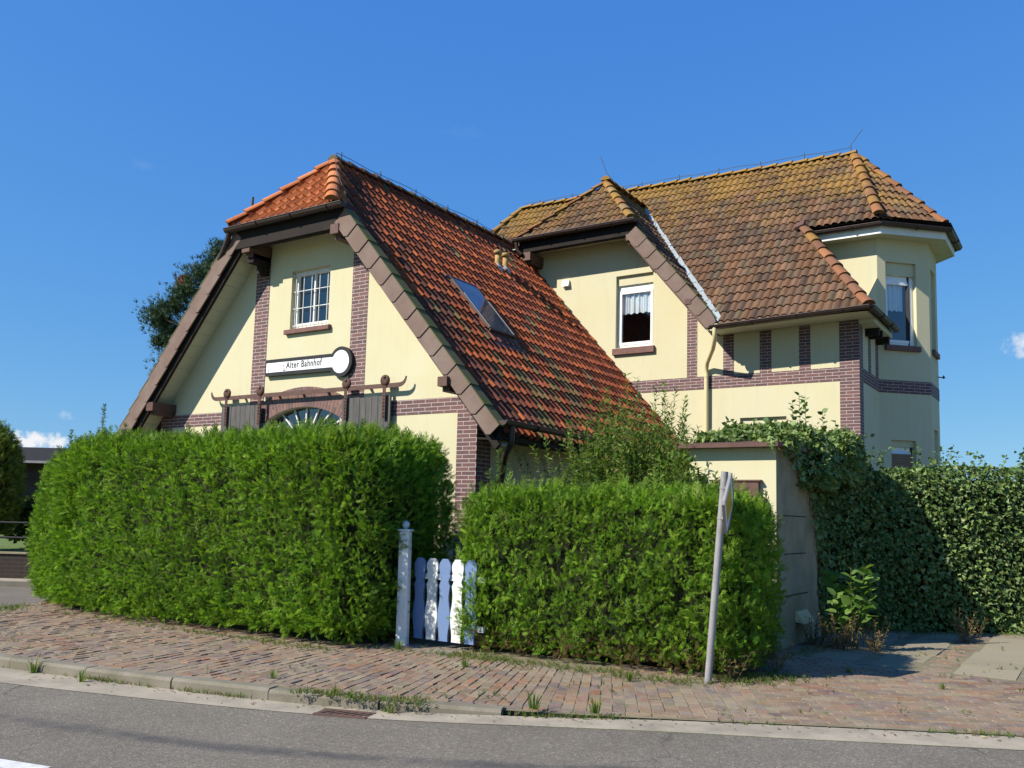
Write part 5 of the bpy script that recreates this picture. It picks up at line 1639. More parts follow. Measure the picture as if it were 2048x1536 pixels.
# ================================================================== hedges
TH = [(.150, .275, .022), (.190, .320, .030), (.100, .205, .020), (.235, .355, .042), (.055, .125, .014)]
def thuja(name, label, loc, blobs, dens, size=(.075, .13), core=.16, low_brown=None):
    t = thing(name, label, 'hedge', loc)
    P, Nn = skin_points(blobs, dens)
    n = len(P)
    depth = rng.uniform(0, 1, n) ** 1.6 * .15
    P = P - Nn * (depth[:, None] + .03) + rng.normal(size=P.shape) * .015
    P = P[P[:, 2] > .03]; m = len(P); Nn = Nn[:m] if m == n else Nn[(np.arange(n))][:m]
    up = np.array([0, 0, 1.0])
    ax = unit(Nn * .75 + up * rng.uniform(.1, .75, (m, 1)) + rng.normal(size=(m, 3)) * .42)
    X, Y, Z = frames(ax, Nn * .7 + up * .5)
    tint = pick_tint(m, TH, .22, [.3, .24, .22, .10, .14])
    w = sum(np.sin(P @ k + q) for k, q in ((np.array([2.1, 1.3, .7]), .3), (np.array([-1.2, 2.3, 2.9]), 1.9), (np.array([4.1, .4, -3.0]), 4.2))) / 3
    tint *= (1 + .16 * w)[:, None]
    if low_brown is not None:
        bsel = (P[:, 2] < low_brown * rng.uniform(.3, 1.3, m)) & (rng.uniform(size=m) < .55)
        tint[bsel] = pick_tint(int(bsel.sum()), [(.16, .10, .05), (.12, .08, .045), (.19, .13, .06)])
    scatter('foliage', 'leaf', t, *FROND, P, X, Y, Z, rng.uniform(*size, m), tint)
    # long new shoots that break the clipped outline at the top
    top = Nn[:, 2] > .55
    idx = np.where(top)[0]; idx = rng.choice(idx, min(len(idx), int(len(idx) * .10)), replace=False)
    if len(idx):
        ax = unit(up * 1.0 + rng.normal(size=(len(idx), 3)) * .35); X, Y, Z = frames(ax)
        scatter('shoots', 'leaf', t, *FROND, P[idx] + up * .02, X, Y, Z, rng.uniform(.13, .24, len(idx)), pick_tint(len(idx), [(.17, .26, .045), (.14, .22, .03)], .15))
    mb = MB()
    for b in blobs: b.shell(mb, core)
    mb.build('dark_shell', 'hedge_core', t)  # solid shell against see-through, its dark colour stands for inner shade
    return t
BIG = [Blob((-2.05, -2.85, 1.18), (3.15, .80, 1.24), 0, 7, .06, 1.5, 1, 15), Blob((.42, -2.45, 1.18), (.50, .86, 1.22), 0, 5, .06, 1.9, 2, 15), Blob((-.60, -1.62, 1.14), (.85, .62, 1.20), 0, 5, .06, 1.9, 4, 15), Blob((-5.28, -2.68, 1.06), (1.18, .70, 1.28), R(-14), 4.0, .07, 1.5, 3, 15)]
thuja('thuja_hedge', 'tall wide clipped thuja hedge in front of the gable', (-2, -2.9, 0), BIG, 1600, (.055, .135))
LOW = [Blob((3.28, -1.92, .84), (1.69, .76, .96), R(5), 6.5, .06, 1.7, 5, 16)]
thuja('thuja_hedge', 'lower rounded thuja hedge behind the leaning sign post', (3.4, -1.9, 0), LOW, 1900, (.05, .125), low_brown=.26)

def leafy(name, mat, parent, P, Nn, leaf, size, cols, w=None, droop=.3, jit=.2, flat=.6, origin=None):
    m = len(P); up = np.array([0, 0, 1.0])
    ax = unit(Nn * .5 - up * droop + rng.normal(size=(m, 3)) * .6)
    X, Y, Z = frames(ax, Nn * flat + up * .5)
    return scatter(name, mat, parent, *leaf, P, X, Y, Z, rng.uniform(*size, m), pick_tint(m, cols, jit, w), origin)

# ivy on the wall beside the drive
IV = [(.115, .180, .050), (.155, .225, .062), (.075, .130, .036), (.205, .265, .090)]
t = thing('ivy_wall', 'high garden wall buried under dark glossy ivy along the drive', 'ivy wall', (5.6, 5.2, 0))
yaw = math.atan2(3.7, 2.1)
yaw = R(48)
IB = [Blob((4.42, 2.35, 1.12), (.85, .40, 1.40), R(72), 3.5, .12, 2.2, 21), Blob((6.25, 4.06, 1.02), (2.1, .42, 1.32), R(36), 4.5, .13, 2.0, 22), Blob((9.4, 6.35, 1.05), (2.0, .45, 1.42), R(36), 4.5, .14, 1.8, 23)]
P, Nn = skin_points(IB, 1050)
P = P - Nn * (rng.uniform(0, 1, (len(P), 1)) ** 1.5 * .14)
leafy('ivy_leaves', 'glossy_leaf', t, P, Nn, IVY, (.035, .078), IV, [.35, .3, .2, .15], droop=.55)
# loose shoots above the top
S_ = []
for b in IB:
    p, q = b.sample(2600); k = q[:, 2] > .6; p = p[k]
    p = p[rng.choice(len(p), min(len(p), 46), replace=False)]
    for c in p:
        L = rng.uniform(.15, .42); d = unit(np.array([[rng.normal() * .35, rng.normal() * .35, 1.0]]))[0]
        for s in np.arange(.03, L, .035): S_.append(c + d * s + np.array([0, 0, -.25 * s * s]) + rng.normal(size=3) * .022)
S_ = np.array(S_)
leafy('ivy_shoots', 'glossy_leaf', t, S_, unit(rng.normal(size=S_.shape) + [0, 0, .3]), BROAD, (.04, .075), [(.10, .16, .045), (.13, .19, .055), (.075, .13, .035)], droop=.1)
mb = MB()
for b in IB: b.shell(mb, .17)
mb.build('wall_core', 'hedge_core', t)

# ivy that hangs over the roof of the small building
t = thing('ivy_vine', 'ivy hanging over the roof and back corner of the small cream building', 'ivy', (4.4, 1.6, 2.4))
VB = [Blob((4.52, -.02, 2.44), (.17, .34, .09), 0, 2.4, .06, 3, 37), Blob((4.30, .78, 2.50), (.40, .75, .12), 0, 2.5, .10, 3.0, 35), Blob((3.72, .55, 2.50), (.36, .62, .10), 0, 2.5, .08, 3.0, 36), Blob((4.25, 1.25, 2.56), (.52, .62, .22), 0, 2.5, .10, 3.0, 31), Blob((3.75, 1.6, 2.62), (.55, .45, .22), 0, 2.5, .10, 3.0, 32), Blob((4.62, 1.30, 2.22), (.20, .62, .38), 0, 2.5, .10, 3.0, 33), Blob((4.72, 2.1, 2.3), (.30, .5, .42), 0, 2.5, .1, 3, 34)]
P, Nn = skin_points(VB, 1100)
P = P - Nn * (rng.uniform(0, 1, (len(P), 1)) ** 1.3 * .12)
leafy('ivy_leaves', 'glossy_leaf', t, P, Nn, IVY, (.04, .085), IV + [(.17, .25, .07)], [.2, .25, .1, .2, .25], droop=.5)
H_ = []
for (x, y, z, L) in ((4.60, .55, 2.40, .30), (4.60, .80, 2.40, .42), (4.60, 1.0, 2.40, .55), (4.58, 1.15, 2.38, .75), (4.58, 1.3, 2.35, 1.0), (4.57, 1.42, 2.3, 1.15), (4.57, 1.52, 2.2, 1.25), (4.56, 1.62, 2.1, 1.5), (4.60, .35, 2.41, .2), (4.62, .15, 2.42, .28), (4.60, -.1, 2.42, .16), (4.61, .45, 2.41, .5), (4.55, -.3, 2.42, .12), (4.56, 1.7, 2.0, 1.6)):
    for s in np.arange(0, L, .022): H_.append((x + rng.normal() * .028 + .01, y + rng.normal() * .045 + .08 * math.sin(s * 6 + y * 9), z - s))
H_ = np.array(H_)
leafy('hanging_shoots', 'glossy_leaf', t, H_, np.tile([1.0, -.3, .2], (len(H_), 1)), IVY, (.045, .085), IV + [(.14, .21, .05)], droop=.8)
mb = MB(); rnd = random.Random(6)
for (y, z, L) in ((1.15, 2.38, .75), (1.42, 2.3, 1.15), (1.6, 2.1, 1.5), (1.66, 2.0, 1.7)):
    mb.tube([(4.56, y + .05 * math.sin(k), z - L * k / 6) for k in range(7)], .006, 5)
mb.build('stem', 'stem', t)
mb = MB()
for b in VB: b.shell(mb, .12, 16, 8)
mb.build('dark_shell', 'hedge_core', t)  # solid shell, inner shade put into its dark colour

# bushes with drawn stems
def stems_plant(name, label, cat, loc, stems, leaf, lsize, spacing, cols, mat='leaf', w=None, lt=.5, stem_r=.008, extra=None, lean=.25, group=None):
    """stems: (base, tip, bend) ; leaves in opposite rows along them"""
    t = thing(name, label, cat, loc, group)
    mb = MB(); P, A, U = [], [], []
    for (b, e, bend) in stems:
        b, e = np.array(b, float), np.array(e, float); L = np.linalg.norm(e - b)
        side = np.array([bend[0], bend[1], 0.0])
        n = 7; pts = [b + (e - b) * k / n + side * math.sin(math.pi * k / n * .9) for k in range(n + 1)]
        mb.tube([tuple(p) for p in pts], [stem_r * (1 - .75 * k / n) for k in range(n + 1)], 5, caps=False)
        m = int(L / spacing); ph = rng.uniform(0, 6.28)
        for k in range(m):
            s = lt * .4 + (1 - lt * .4) * k / m
            i = min(n - 1, int(s * n)); f = s * n - i; p = pts[i] * (1 - f) + pts[i + 1] * f
            dr = unit((pts[i + 1] - pts[i])[None])[0]
            ph += 2.4; o = np.cross(dr, [math.cos(ph), math.sin(ph), .3]); o = o / np.linalg.norm(o)
            P.append(p); A.append(o * .8 + dr * .55); U.append(dr)
    P, A, U = np.array(P), np.array(A), np.array(U)
    if extra is not None:
        pe, ne = extra
        P = np.concatenate([P, pe]); A = np.concatenate([A, unit(ne + rng.normal(size=pe.shape) * .6)]); U = np.concatenate([U, np.tile([0, 0, 1.0], (len(pe), 1))])
    A = A + rng.normal(size=A.shape) * .18
    X, Y, Z = frames(A, U)
    scatter('leaves', mat, t, *leaf, P, X, Y, Z, rng.uniform(*lsize, len(P)), pick_tint(len(P), cols, .2, w))
    mb.build('stems', 'stem', t)
    return t
st = []
for k in range(170):
    a = rng.uniform(0, 6.28); r = abs(rng.normal()) * .42
    b = (2.25 + math.cos(a) * r * .8, .75 + math.sin(a) * r, 0)
    f = rng.uniform(.45, 1.0)
    e = (2.25 + math.cos(a) * (r * 1.9 + rng.uniform(.0, .42)), .8 + math.sin(a) * (r * 1.6 + rng.uniform(0, .45)), 1.6 + 1.75 * f - r * .8)
    st.append((b, e, (math.cos(a) * .12, math.sin(a) * .12)))
for (x, y, z) in ((1.93, 1.0, 3.62), (2.12, 1.0, 3.55), (2.43, 1.0, 3.42), (2.6, .9, 3.45), (2.72, 1.0, 3.35), (1.55, .6, 3.2), (1.25, .2, 2.45), (1.35, .2, 2.6), (3.0, .5, 2.9), (1.75, .8, 3.4), (2.9, .9, 3.2)):
    st.append(((2.1 + (x - 2.1) * .3, .7, .0), (x, y, z), (.06, 0)))
ex = Blob((2.35, .70, 1.35), (1.28, .85, 1.45), 0, 2.4, .20, 2.0, 41); pe, ne = ex.sample(13000)
q = rng.uniform(.25, 1, (len(pe), 1)) ** .4; pe = ex.c + (pe - ex.c) * q; k = pe[:, 2] > .1
ex2 = Blob((3.42, -.55, 1.42), (.34, .26, .85), 0, 2.4, .10, 3.0, 45); pe2, ne2 = ex2.sample(1500)
for q_ in ((3.62, -.5, 2.25), (3.75, -.5, 2.1), (3.5, -.5, 2.5), (3.9, -.55, 2.05), (3.3, -.4, 2.6)): st.append(((3.4, -.5, 0), q_, (.05, 0)))
stems_plant('tall_shrub', 'loose shrub of upright leafy shoots between house and low hedge, partly before the red roof', 'shrub', (2.25, .75, 0), st, LANCE, (.055, .115), .030,
            [(.11, .19, .035), (.145, .225, .045), (.075, .14, .03), (.20, .26, .075), (.15, .13, .05)], w=[.3, .27, .23, .12, .08], extra=(np.concatenate([pe[k], pe2]), np.concatenate([ne[k], ne2])))
st = []
for k in range(46):
    x, y = rng.uniform(2.75, 4.15), rng.uniform(1.9, 2.9)
    st.append(((x, y, 0), (x + rng.normal() * .2, y + rng.normal() * .2, rng.uniform(2.5, 3.05)), (rng.normal() * .08, 0)))
for (x, y, z) in ((4.02, 2.2, 3.25), (4.12, 2.2, 3.35), (4.2, 2.2, 3.3), (4.42, 2.3, 3.1), (4.6, 2.3, 2.95)): st.append(((x, y, 1.8), (x, y, z), (.02, 0)))
ex = Blob((3.45, 2.35, 1.9), (.85, .6, .95), 0, 2.6, .12, 2.2, 43); pe, ne = ex.sample(2600)
stems_plant('garden_bush', 'broad leaved bush rising behind the roof of the small cream building', 'bush', (3.4, 2.4, 0), st, BROAD, (.06, .105), .04,
            [(.085, .165, .035), (.125, .21, .05), (.065, .13, .035), (.17, .24, .075)], mat='glossy_leaf', w=[.32, .3, .23, .15], extra=(pe - ne * rng.uniform(0, .3, (len(pe), 1)), ne))

# plants at the foot of the ivy
st = []
for k in range(9):
    a = rng.uniform(0, 6.28)
    st.append(((5.20 + .04 * math.cos(a), .62 + .04 * math.sin(a), 0), (5.22 + .27 * math.cos(a), .62 + .26 * math.sin(a), rng.uniform(.5, 1.0)), (.05 * math.cos(a), .05 * math.sin(a))))
stems_plant('leafy_weed', 'bright green broad leaved weed standing before the shaded ivy', 'weed', (5.2, .62, 0), st, BROAD, (.09, .17), .06, [(.12, .22, .045), (.10, .19, .04), (.15, .25, .06)], lt=.9)
def dry_weed(loc, label, h, n, r):
    st = []
    for k in range(n):
        a = rng.uniform(0, 6.28); q = rng.uniform(0, r)
        b = (loc[0] + math.cos(a) * q * .7, loc[1] + math.sin(a) * q * .7, 0)
        st.append((b, (b[0] + math.cos(a) * .12 + rng.normal() * .05, b[1] + math.sin(a) * .12 + rng.normal() * .05, h * rng.uniform(.55, 1.05)), (0, 0)))
    return stems_plant('dry_weed', label, 'weed', (*loc, 0), st, LANCE, (.03, .06), .028, [(.26, .17, .09), (.22, .13, .08), (.30, .21, .11), (.16, .18, .06)], stem_r=.004)
dry_weed((5.10, .42), 'reddish brown withered weed clump just left of the bright leafy weed', .46, 34, .16)
dry_weed((5.42, .62), 'brown dried weed clump just right of the bright leafy weed', .42, 24, .14)
dry_weed((4.72, .62), 'grey green half dry weeds under the vent hood of the small building', .34, 26, .16)
dry_weed((6.20, 2.35), 'yellowed weeds between the concrete drive slabs near the ivy', .42, 22, .2)
dry_weed((4.80, -2.45), 'small weed by the foot of the leaning sign post', .30, 12, .08)
dry_weed((4.98, -1.75), 'flowering weed at the right hand corner of the low hedge', .34, 12, .1)

# thin saplings that look over the big hedge
def sapling(x, y, h, label):
    st = [((x, y, 0), (x + .05, y, h), (.03, 0))] + [((x, y, h * .62 + .1 * k), (x + rng.normal() * .16, y + rng.normal() * .12, h * .78 + .08 * k), (0, 0)) for k in range(5)]
    stems_plant('sapling', label, 'sapling', (x, y, 0), st, LANCE, (.05, .09), .018, [(.09, .14, .05), (.12, .17, .06), (.07, .12, .04)], lt=1.6)
sapling(-7.57, -1.3, 3.31, 'slender leafy sapling that rises highest above the left end of the tall hedge')
sapling(-8.6, -1.3, 2.9, 'short sapling tip above the far left shoulder of the tall hedge')
sapling(-6.95, -1.25, 2.98, 'thin sapling beside the foot of the left gable verge')
sapling(1.0, -.95, 2.35, 'spindly seedling before the cream wall at the right end of the tall hedge')

# ================================================================== grass and weeds in the paving
def tuft_mesh(seed, n=34, h=.14, spread=.07):
    g = np.random.default_rng(seed); mb = MB()
    for k in range(n):
        a = g.uniform(0, 6.28); r = g.uniform(0, spread * .5); L = h * g.uniform(.45, 1.1); ln = g.uniform(.1, .75)
        b = Vector((math.cos(a) * r, math.sin(a) * r, 0)); d = Vector((math.cos(a), math.sin(a), 0)); s = Vector((-d.y, d.x, 0)) * .0035
        p1 = b + d * L * ln * .35 + Vector((0, 0, L * .6)); p2 = b + d * L * ln * .95 + Vector((0, 0, L * (1 - .35 * ln)))
        c = [(.12, .20, .035), (.16, .23, .05), (.09, .16, .03), (.22, .22, .08)][g.integers(4)]
        mb.face([b - s, b + s, p1 + s * .8, p1 - s * .8], c); mb.face([p1 - s * .8, p1 + s * .8, p2], c)
    return mb
spots = [((4.02, -4.70), 1.25, 'largest grass tuft on the kerb line, before the low hedge'), ((4.45, -4.52), 1.1, 'round grass tuft right of the largest one on the kerb line'), ((3.05, -5.25), .9, 'ragged grass tuft just right of the drain grate'), ((2.50, -5.30), .8, 'grass tuft at the left end of the drain grate'),
         ((1.30, -3.12), 1.2, 'grass tuft at the foot of the white gate post'), ((2.52, -3.55), 1.0, 'grass tuft on the paving before the gate'), ((-.62, -6.05), 1.3, 'leafy grass tuft on the kerb at the far left of the pavement'), ((.10, -6.02), 1.0, 'pale grass tuft at the foot of the left kerb stones'),
         ((1.62, -5.18), .8, 'small grass tuft on the brick edge above the kerb stones'), ((4.05, -3.1), .9, 'grass tuft on the bricks before the middle of the low hedge'), ((6.45, -1.55), .7, 'grass tuft in the drive before the concrete slabs'), ((5.55, -1.2), .7, 'grass tuft in the drive near the shadow of the low hedge')]
protos = [tuft_mesh(k).build('tmp', 'leaf') for k in range(3)]
for i, ((x, y), s, lab) in enumerate(spots):
    o = protos[i % 3].copy(); o.name = 'grass_tuft'; COL.objects.link(o)
    z = .0
    s_k = s_of(x, y)
    if (np.array(kerb_at(s_k, 0)) - [x, y]) @ np.array([-np.interp(s_k, KS, KT[:, 1]), np.interp(s_k, KS, KT[:, 0])]) > 0.02: z = road_z(s_k) + .004
    o.location = (x, y, z - .01 if z == 0 else z); o.scale = (s, s, s); o.rotation_euler = (0, 0, i * 1.3)
    tag(o, lab, 'grass tuft', 'grass tufts in the paving')
for p in protos: bpy.data.objects.remove(p)
# fine weeds in the joints: far too many to count
P = []
for k in range(2600):
    s, t_ = rng.uniform(s_of(-4, -6.5), S_SPLIT + 6), rng.uniform(.14, 6.5)
    x, y = kerb_at(s, t_)
    if left_edge(x, y) < .05: continue
    w = math.sin(x * 2.1 + y * 1.3) + math.sin(x * 3.7 - y * 2.9 + 1) + math.sin(x * .9 + 4.1 * y)
    if y > -2.4 and (x < 4.9): continue
    if y > 2 and (x - 4.75) * .588 - (y - 2.45) * .809 < 0: continue
    if w > .75: P.append((x, y, -.004))
for (x0, y0, x1, y1, n, sp) in ((-4.3, -3.75, .9, -3.75, 240, .07), (1.9, -3.05, 4.7, -2.85, 480, .10), (4.7, -2.55, 5.2, -1.9, 420, .12), (2.2, -5.42, 3.3, -5.12, 260, .05), (1.9, -3.0, 2.5, -3.0, 140, .09), (-1.5, -3.72, .9, -3.66, 160, .05), (.9, -3.3, 2.0, -3.15, 60, .08), (4.75, -1.0, 4.9, 1.6, 160, .08), (5.0, 2.6, 7.6, 4.5, 300, .12), (-5.4, -3.7, -5.0, -4.2, 200, .16)):
    for k in range(n):
        f = rng.uniform(); P.append((x0 + (x1 - x0) * f + rng.normal() * sp, y0 + (y1 - y0) * f + rng.normal() * sp, -.006))
s_ = np.linspace(s_of(-4, -6.5), s_of(7.5, -3), 900)
for s in s_:
    if math.sin(s * 1.7) + math.sin(s * 4.3 + 1) + rng.normal() * .5 > .6: P.append((*kerb_at(s, -.02 + rng.normal() * .02), road_z(s) + .004))
P = np.array(P); m = len(P)
ax = unit(rng.normal(size=(m, 3)) * .5 + [0, 0, 1.0]); X, Y, Z = frames(ax)
BL = ([], [])
for k in range(6):
    a = k * 1.05 + .3; d = np.array([math.cos(a) * .5, 1, math.sin(a) * .5]); d /= np.linalg.norm(d); d *= .6 + .4 * ((k * 37) % 10) / 10; s2 = np.array([-math.sin(a), 0, math.cos(a)]) * .06; i = len(BL[0])
    BL[0].extend([tuple(-s2 * .6), tuple(s2 * .6), tuple(d * .7 + s2), tuple(d)]); BL[1].append((i, i + 1, i + 2, i + 3))
o = scatter('joint_weeds', 'leaf', None, *BL, P, X, Y, Z, rng.uniform(.022, .075, m), pick_tint(m, [(.12, .18, .04), (.17, .21, .06), (.20, .17, .08), (.09, .14, .03)], .2))
tag(o, 'low grass and moss growing in the paving joints and along the hedge feet', 'weeds', kind='stuff')
# dry leaves and litter
P = []
for k in range(330):
    s, t_ = rng.uniform(s_of(-3, -6.4), S_SPLIT + 6), rng.uniform(.1, 4); x, y = kerb_at(s, t_)
    if left_edge(x, y) < .05 or (y > -2.4 and x < 4.9): continue
    P.append((x, y, .006))
for k in range(260):
    s = rng.uniform(s_of(-3, -6.4), s_of(8, -2.8)); P.append((*kerb_at(s, -abs(rng.normal()) * .12), road_z(s) + .012))
for k in range(240): P.append((rng.uniform(1.9, 4.9), -2.75 + rng.normal() * .12, .004))
P = np.array(P); m = len(P); X, Y, Z = frames(unit(rng.normal(size=(m, 3)) * [1, 1, .1]), np.tile([0, 0, 2.0], (m, 1)))
o = scatter('leaf_litter', 'leaf', None, *LANCE, P, X, Y, Z, rng.uniform(.02, .05, m), pick_tint(m, [(.30, .22, .10), (.22, .14, .07), (.38, .32, .20), (.14, .10, .06)], .2))
tag(o, 'dry leaves and straw scattered on the paving and in the gutter', 'leaf litter', kind='stuff')

# ================================================================== beyond the house, on the left
mb = MB(); a_, b_ = sst(-30, 5.25, 0), sst(-1, 5.25, 0)
p, q = Vector(a_), Vector(b_)
mb.bar(p + Vector((0, 0, .18)), q + Vector((0, 0, .18)), .22, .60); 
BW = thing('garden_wall', 'low brick wall coloured dark for shade, across the side street, below the railing', 'wall', tuple((p + q) / 2))
mb.build('brickwork', 'shaded_brick', BW)
mb = MB(); mb.bar(p + Vector((0, 0, .495)), q + Vector((0, 0, .495)), .27, .03); mb.build('coping', 'concrete', BW)
RL = thing('railing', 'dark two bar metal railing on top of the low brick wall', 'railing', tuple((p + q) / 2 + Vector((0, 0, .5))))
mb = MB()
for z in (.80, 1.10): mb.tube([p + Vector((0, 0, z)), q + Vector((0, 0, z))], .022, 8)
mb.build('rail', 'railing_metal', RL)
for k in range(21):
    b = q + (p - q) * (.05 + k * .07)
    if k > 13: break
    mb = MB(); mb.box(b.x - .02, b.x + .02, b.y - .02, b.y + .02, .50, 1.12); mb.build('post', 'railing_metal', RL)

def at(a, b, z=0): return Vector(sst(a, b, z))
# neighbouring house
c = at(-3.5, 21, 0); NH = thing('neighbour_house', 'low dark roofed house behind the bushes on the left', 'house', tuple(c))
DL = D
def bx(mb, a0, a1, b0, b1, z0, z1):
    r = [at(a0, b0), at(a1, b0), at(a1, b1), at(a0, b1)]
    mb.hexa([(v.x, v.y, z0) for v in r], [(v.x, v.y, z1) for v in r])
mb = MB(); bx(mb, -15, -3, 18, 26, -.1, 2.9); mb.build('wall', 'dark_wall', NH)
mb = MB()
e0, e1 = 17.2, 26.8
A0, A1, B0, B1, R0, R1 = at(-15.6, e0), at(-2.4, e0), at(-15.6, e1), at(-2.4, e1), at(-13, 22), at(-5, 22)
up_ = lambda v, z: (v.x, v.y, z)
mb.face([up_(A0, 2.95), up_(A1, 2.95), up_(R1, 3.72), up_(R0, 3.72)]); mb.face([up_(B1, 2.95), up_(B0, 2.95), up_(R0, 3.72), up_(R1, 3.72)])
mb.face([up_(A0, 2.95), up_(R0, 3.72), up_(B0, 2.95)]); mb.face([up_(A1, 2.95), up_(B1, 2.95), up_(R1, 3.72)])
mb.face([up_(A0, 2.9), up_(B0, 2.9), up_(B1, 2.9), up_(A1, 2.9)])
mb.build('roof', 'dark_roof', NH)
mb = MB(); mb.bar(A0 + Vector((0, 0, 2.92)), A1 + Vector((0, 0, 2.92)), .10, .08); mb.build('gutter', 'galvanised', NH)
mb = MB()
for a in (-12.2, -8.6, -5.2): bx(mb, a, a + 1.3, 17.97, 18.02, 1.0, 2.2)
mb.build('window', 'room_dark', NH)

def blob_plant(name, label, cat, loc, blobs, dens, leaf, size, cols, mat='leaf', w=None, trunk=None, core=.18, depth=.3, droop=.2):
    t = thing(name, label, cat, loc)
    P, Nn = skin_points(blobs, dens)
    P = P - Nn * (rng.uniform(0, 1, (len(P), 1)) ** 1.4 * depth)
    leafy('crown', mat, t, P, Nn, leaf, size, cols, w, droop)
    mb = MB()
    for b in blobs: b.shell(mb, core, 18, 10)
    mb.build('dark_shell', 'hedge_core', t)  # solid shell whose dark colour stands for shade within the crown
    if trunk:
        mb = MB(); mb.tube(trunk[0], trunk[1], 8); mb.build('trunk', 'bark', t)
    return t
gold = [(.17, .22, .03), (.22, .26, .04), (.11, .17, .03), (.07, .12, .025)]
c = at(-4.55, 6.9)
blob_plant('golden_conifer', 'yellow green conifer at the left edge above the railing', 'conifer', (c.x, c.y, .4), [Blob((c.x, c.y, 1.85), (.62, .6, 1.50), 0, 2.1, .16, 2.4, 51)], 420, FROND, (.12, .22), gold, w=[.35, .25, .25, .15], trunk=([(c.x, c.y, .3), (c.x, c.y, 3.0)], [.1, .03]), droop=-.6)
c = at(-3.3, 8.8)
blob_plant('dark_bush', 'dark green bush in shade below the neighbouring roof', 'bush', (c.x, c.y, .4), [Blob((c.x, c.y, 1.3), (.7, .7, .95), 0, 2.4, .18, 2, 52)], 260, BROAD, (.07, .13), [(.04, .075, .02), (.06, .10, .025), (.03, .06, .02)])
c = at(-4.1, 8.0)
blob_plant('dark_bush', 'shrub with a few yellow leaves beside the golden conifer', 'bush', (c.x, c.y, .4), [Blob((c.x, c.y, 1.1), (.45, .5, .62), 0, 2.4, .14, 2, 53)], 260, BROAD, (.07, .12), [(.05, .09, .02), (.16, .16, .03), (.035, .07, .02)], w=[.5, .15, .35])
c = at(-2.6, 6.3)
blob_plant('round_bush', 'low light green bush on the lawn behind the railing', 'bush', (c.x, c.y, .4), [Blob((c.x, c.y, .72), (.85, .5, .42), 0, 2.6, .1, 2.4, 54)], 320, BROAD, (.05, .09), [(.08, .14, .03), (.11, .18, .04), (.06, .11, .03)])
c = at(1.5, 17.0)
blob_plant('dark_bush', 'tall dark shrub row in front of the low dark roofed house', 'bush', (c.x, c.y, .4), [Blob((at(-11, 15).x, at(-11, 15).y, 1.1), (2.6, 1.0, 1.15), .6, 2.5, .3, 1.2, 55), Blob((at(-5, 15).x, at(-5, 15).y, 1.1), (2.6, 1.0, 1.15), .6, 2.5, .3, 1.2, 56)], 90, BROAD, (.12, .2), [(.035, .065, .02), (.05, .085, .025), (.03, .055, .02)])
c = at(-12, 30)
blob_plant('leafy_tree', 'green treetop showing just over the low dark roof', 'tree', (c.x, c.y, 0), [Blob((c.x, c.y, 2.3), (7.0, 2.2, 1.6), .6, 2.4, .4, .9, 57)], 40, BROAD, (.18, .3), [(.06, .10, .03), (.09, .14, .04)], trunk=([(c.x, c.y, 0), (c.x, c.y, 3.5)], [.3, .15]))

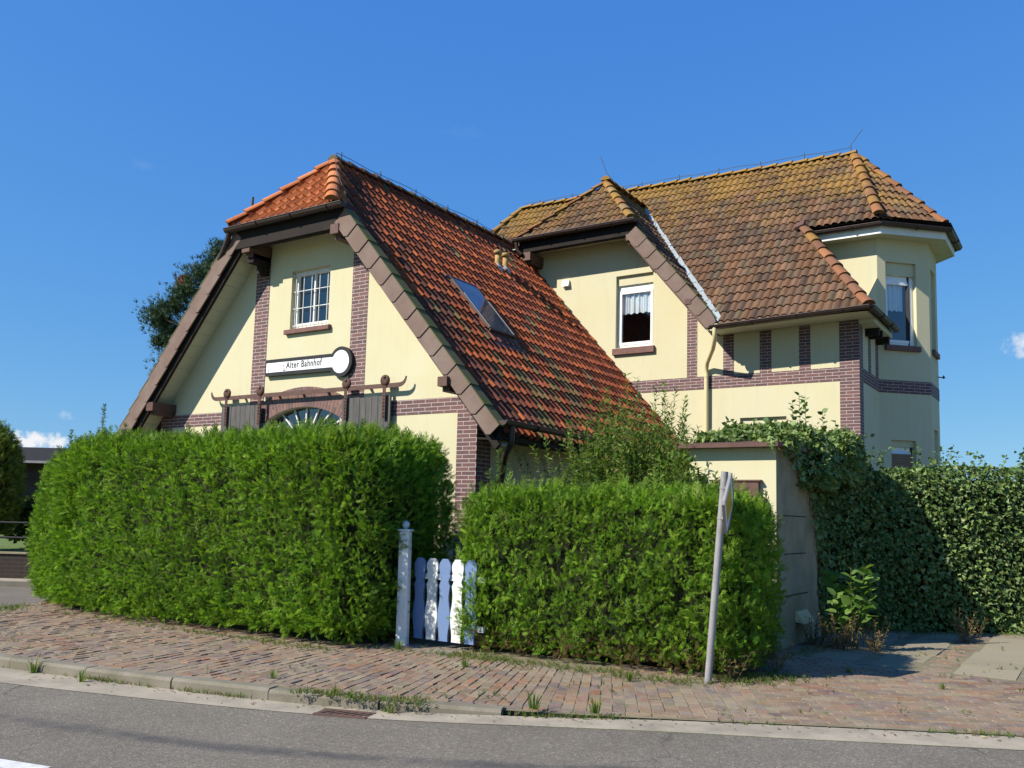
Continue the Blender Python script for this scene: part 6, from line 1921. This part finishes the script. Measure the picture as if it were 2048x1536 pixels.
# pine behind the red roof
PN = thing('pine_tree', 'dark pine with a rusty brown dead bough showing past the left gable edge', 'pine tree', (-17.0, 9.0, 0))
base = np.array([-16.6, 9.0, 0.0])
mb = MB(); mb.tube([tuple(base), (-16.5, 9.0, 6), (-16.3, 9.0, 12.2)], [.26, .18, .04], 10); 
P, A, C_ = [], [], []
g = np.random.default_rng(77)
boughs = [(-18.15, 10.15, 0.44, 0), (-18.55, 9.80, 0.48, 0), (-18.05, 9.45, 0.53, 0), (-17.50, 10.40, 0.42, 0), (-19.30, 9.45, 0.23, 2), (-19.05, 9.15, 0.23, 2), (-18.65, 8.85, 0.53, 0), (-19.15, 8.45, 0.48, 0), (-19.85, 8.20, 0.50, 0), (-20.50, 8.10, 0.41, 0),
          (-19.95, 7.70, 0.50, 0), (-20.75, 7.45, 0.33, 0), (-20.25, 7.05, 0.46, 0), (-18.75, 8.05, 0.66, 0), (-19.05, 7.25, 0.71, 0), (-19.35, 6.25, 0.59, 0), (-17.35, 9.95, 0.66, 0), (-16.70, 10.50, 0.47, 0), (-16.10, 10.70, 0.47, 0), (-15.30, 10.00, 0.58, 0), (-14.95, 9.25, 0.66, 0), (-14.15, 8.25, 0.71, 0), (-13.55, 7.05, 0.71, 0), (-18.15, 6.45, 0.83, 0), (-18.95, 5.25, 0.71, 0), (-14.15, 5.65, 0.83, 0)]
for (bx_, bz, rad, dead) in boughs:
    y0 = 9.0 + g.normal() * .5
    e = np.array([bx_, y0, bz]); h = bz - .25 * abs(bx_ + 16.5) - .3; s0 = np.array([-16.5, 9.0, h])
    mb.tube([tuple(s0), tuple(s0 * .5 + e * .5 - [0, 0, .12]), tuple(e)], [.06, .04, .012], 5)
    d = (e - s0) / np.linalg.norm(e - s0)
    for q in range(int(900 * rad)):
        c = e + g.normal(size=3) * rad * np.array([.55, .5, .42]) + np.array([0, 0, .05]); lobe = .12 * math.sin(c[0] * 7 + c[2] * 9)
        P.append(c); A.append(d * .6 + np.array([0, 0, .6 + lobe]) + g.normal(size=3) * .5); C_.append(2 if dead and g.random() < .85 else g.integers(0, 2))
P, A, C_ = np.array(P), np.array(A), np.array(C_)
cols = np.array([(.030, .062, .028), (.055, .095, .040), (.19, .085, .05)])
T = cols[C_] * g.uniform(.75, 1.3, (len(P), 1)); X, Y, Z = frames(A)
scatter('needles', 'needle', PN, *TUFT, P, X, Y, Z, g.uniform(.13, .22, len(P)), T.astype(np.float32))
mb.build('trunk', 'bark', PN)

# birch like tree at the right edge, far behind
RT = thing('distant_tree', 'sparse far off tree at the right edge above the ivy', 'tree', (7.1, 24, 0))
mb = MB(); mb.tube([(7.1, 24, 0), (7.1, 24, 4)], [.15, .05], 8); mb.build('trunk', 'bark', RT)
b = Blob((7.1, 24, 3.6), (1.6, 1.4, 1.75), 0, 2.2, .3, 1.4, 61); P, Nn = b.sample(2600); P = b.c + (P - b.c) * (rng.uniform(0, 1, (len(P), 1)) ** .45)
leafy('crown', 'leaf', RT, P, Nn, BROAD, (.09, .17), [(.07, .10, .05), (.10, .13, .06), (.05, .08, .04)])
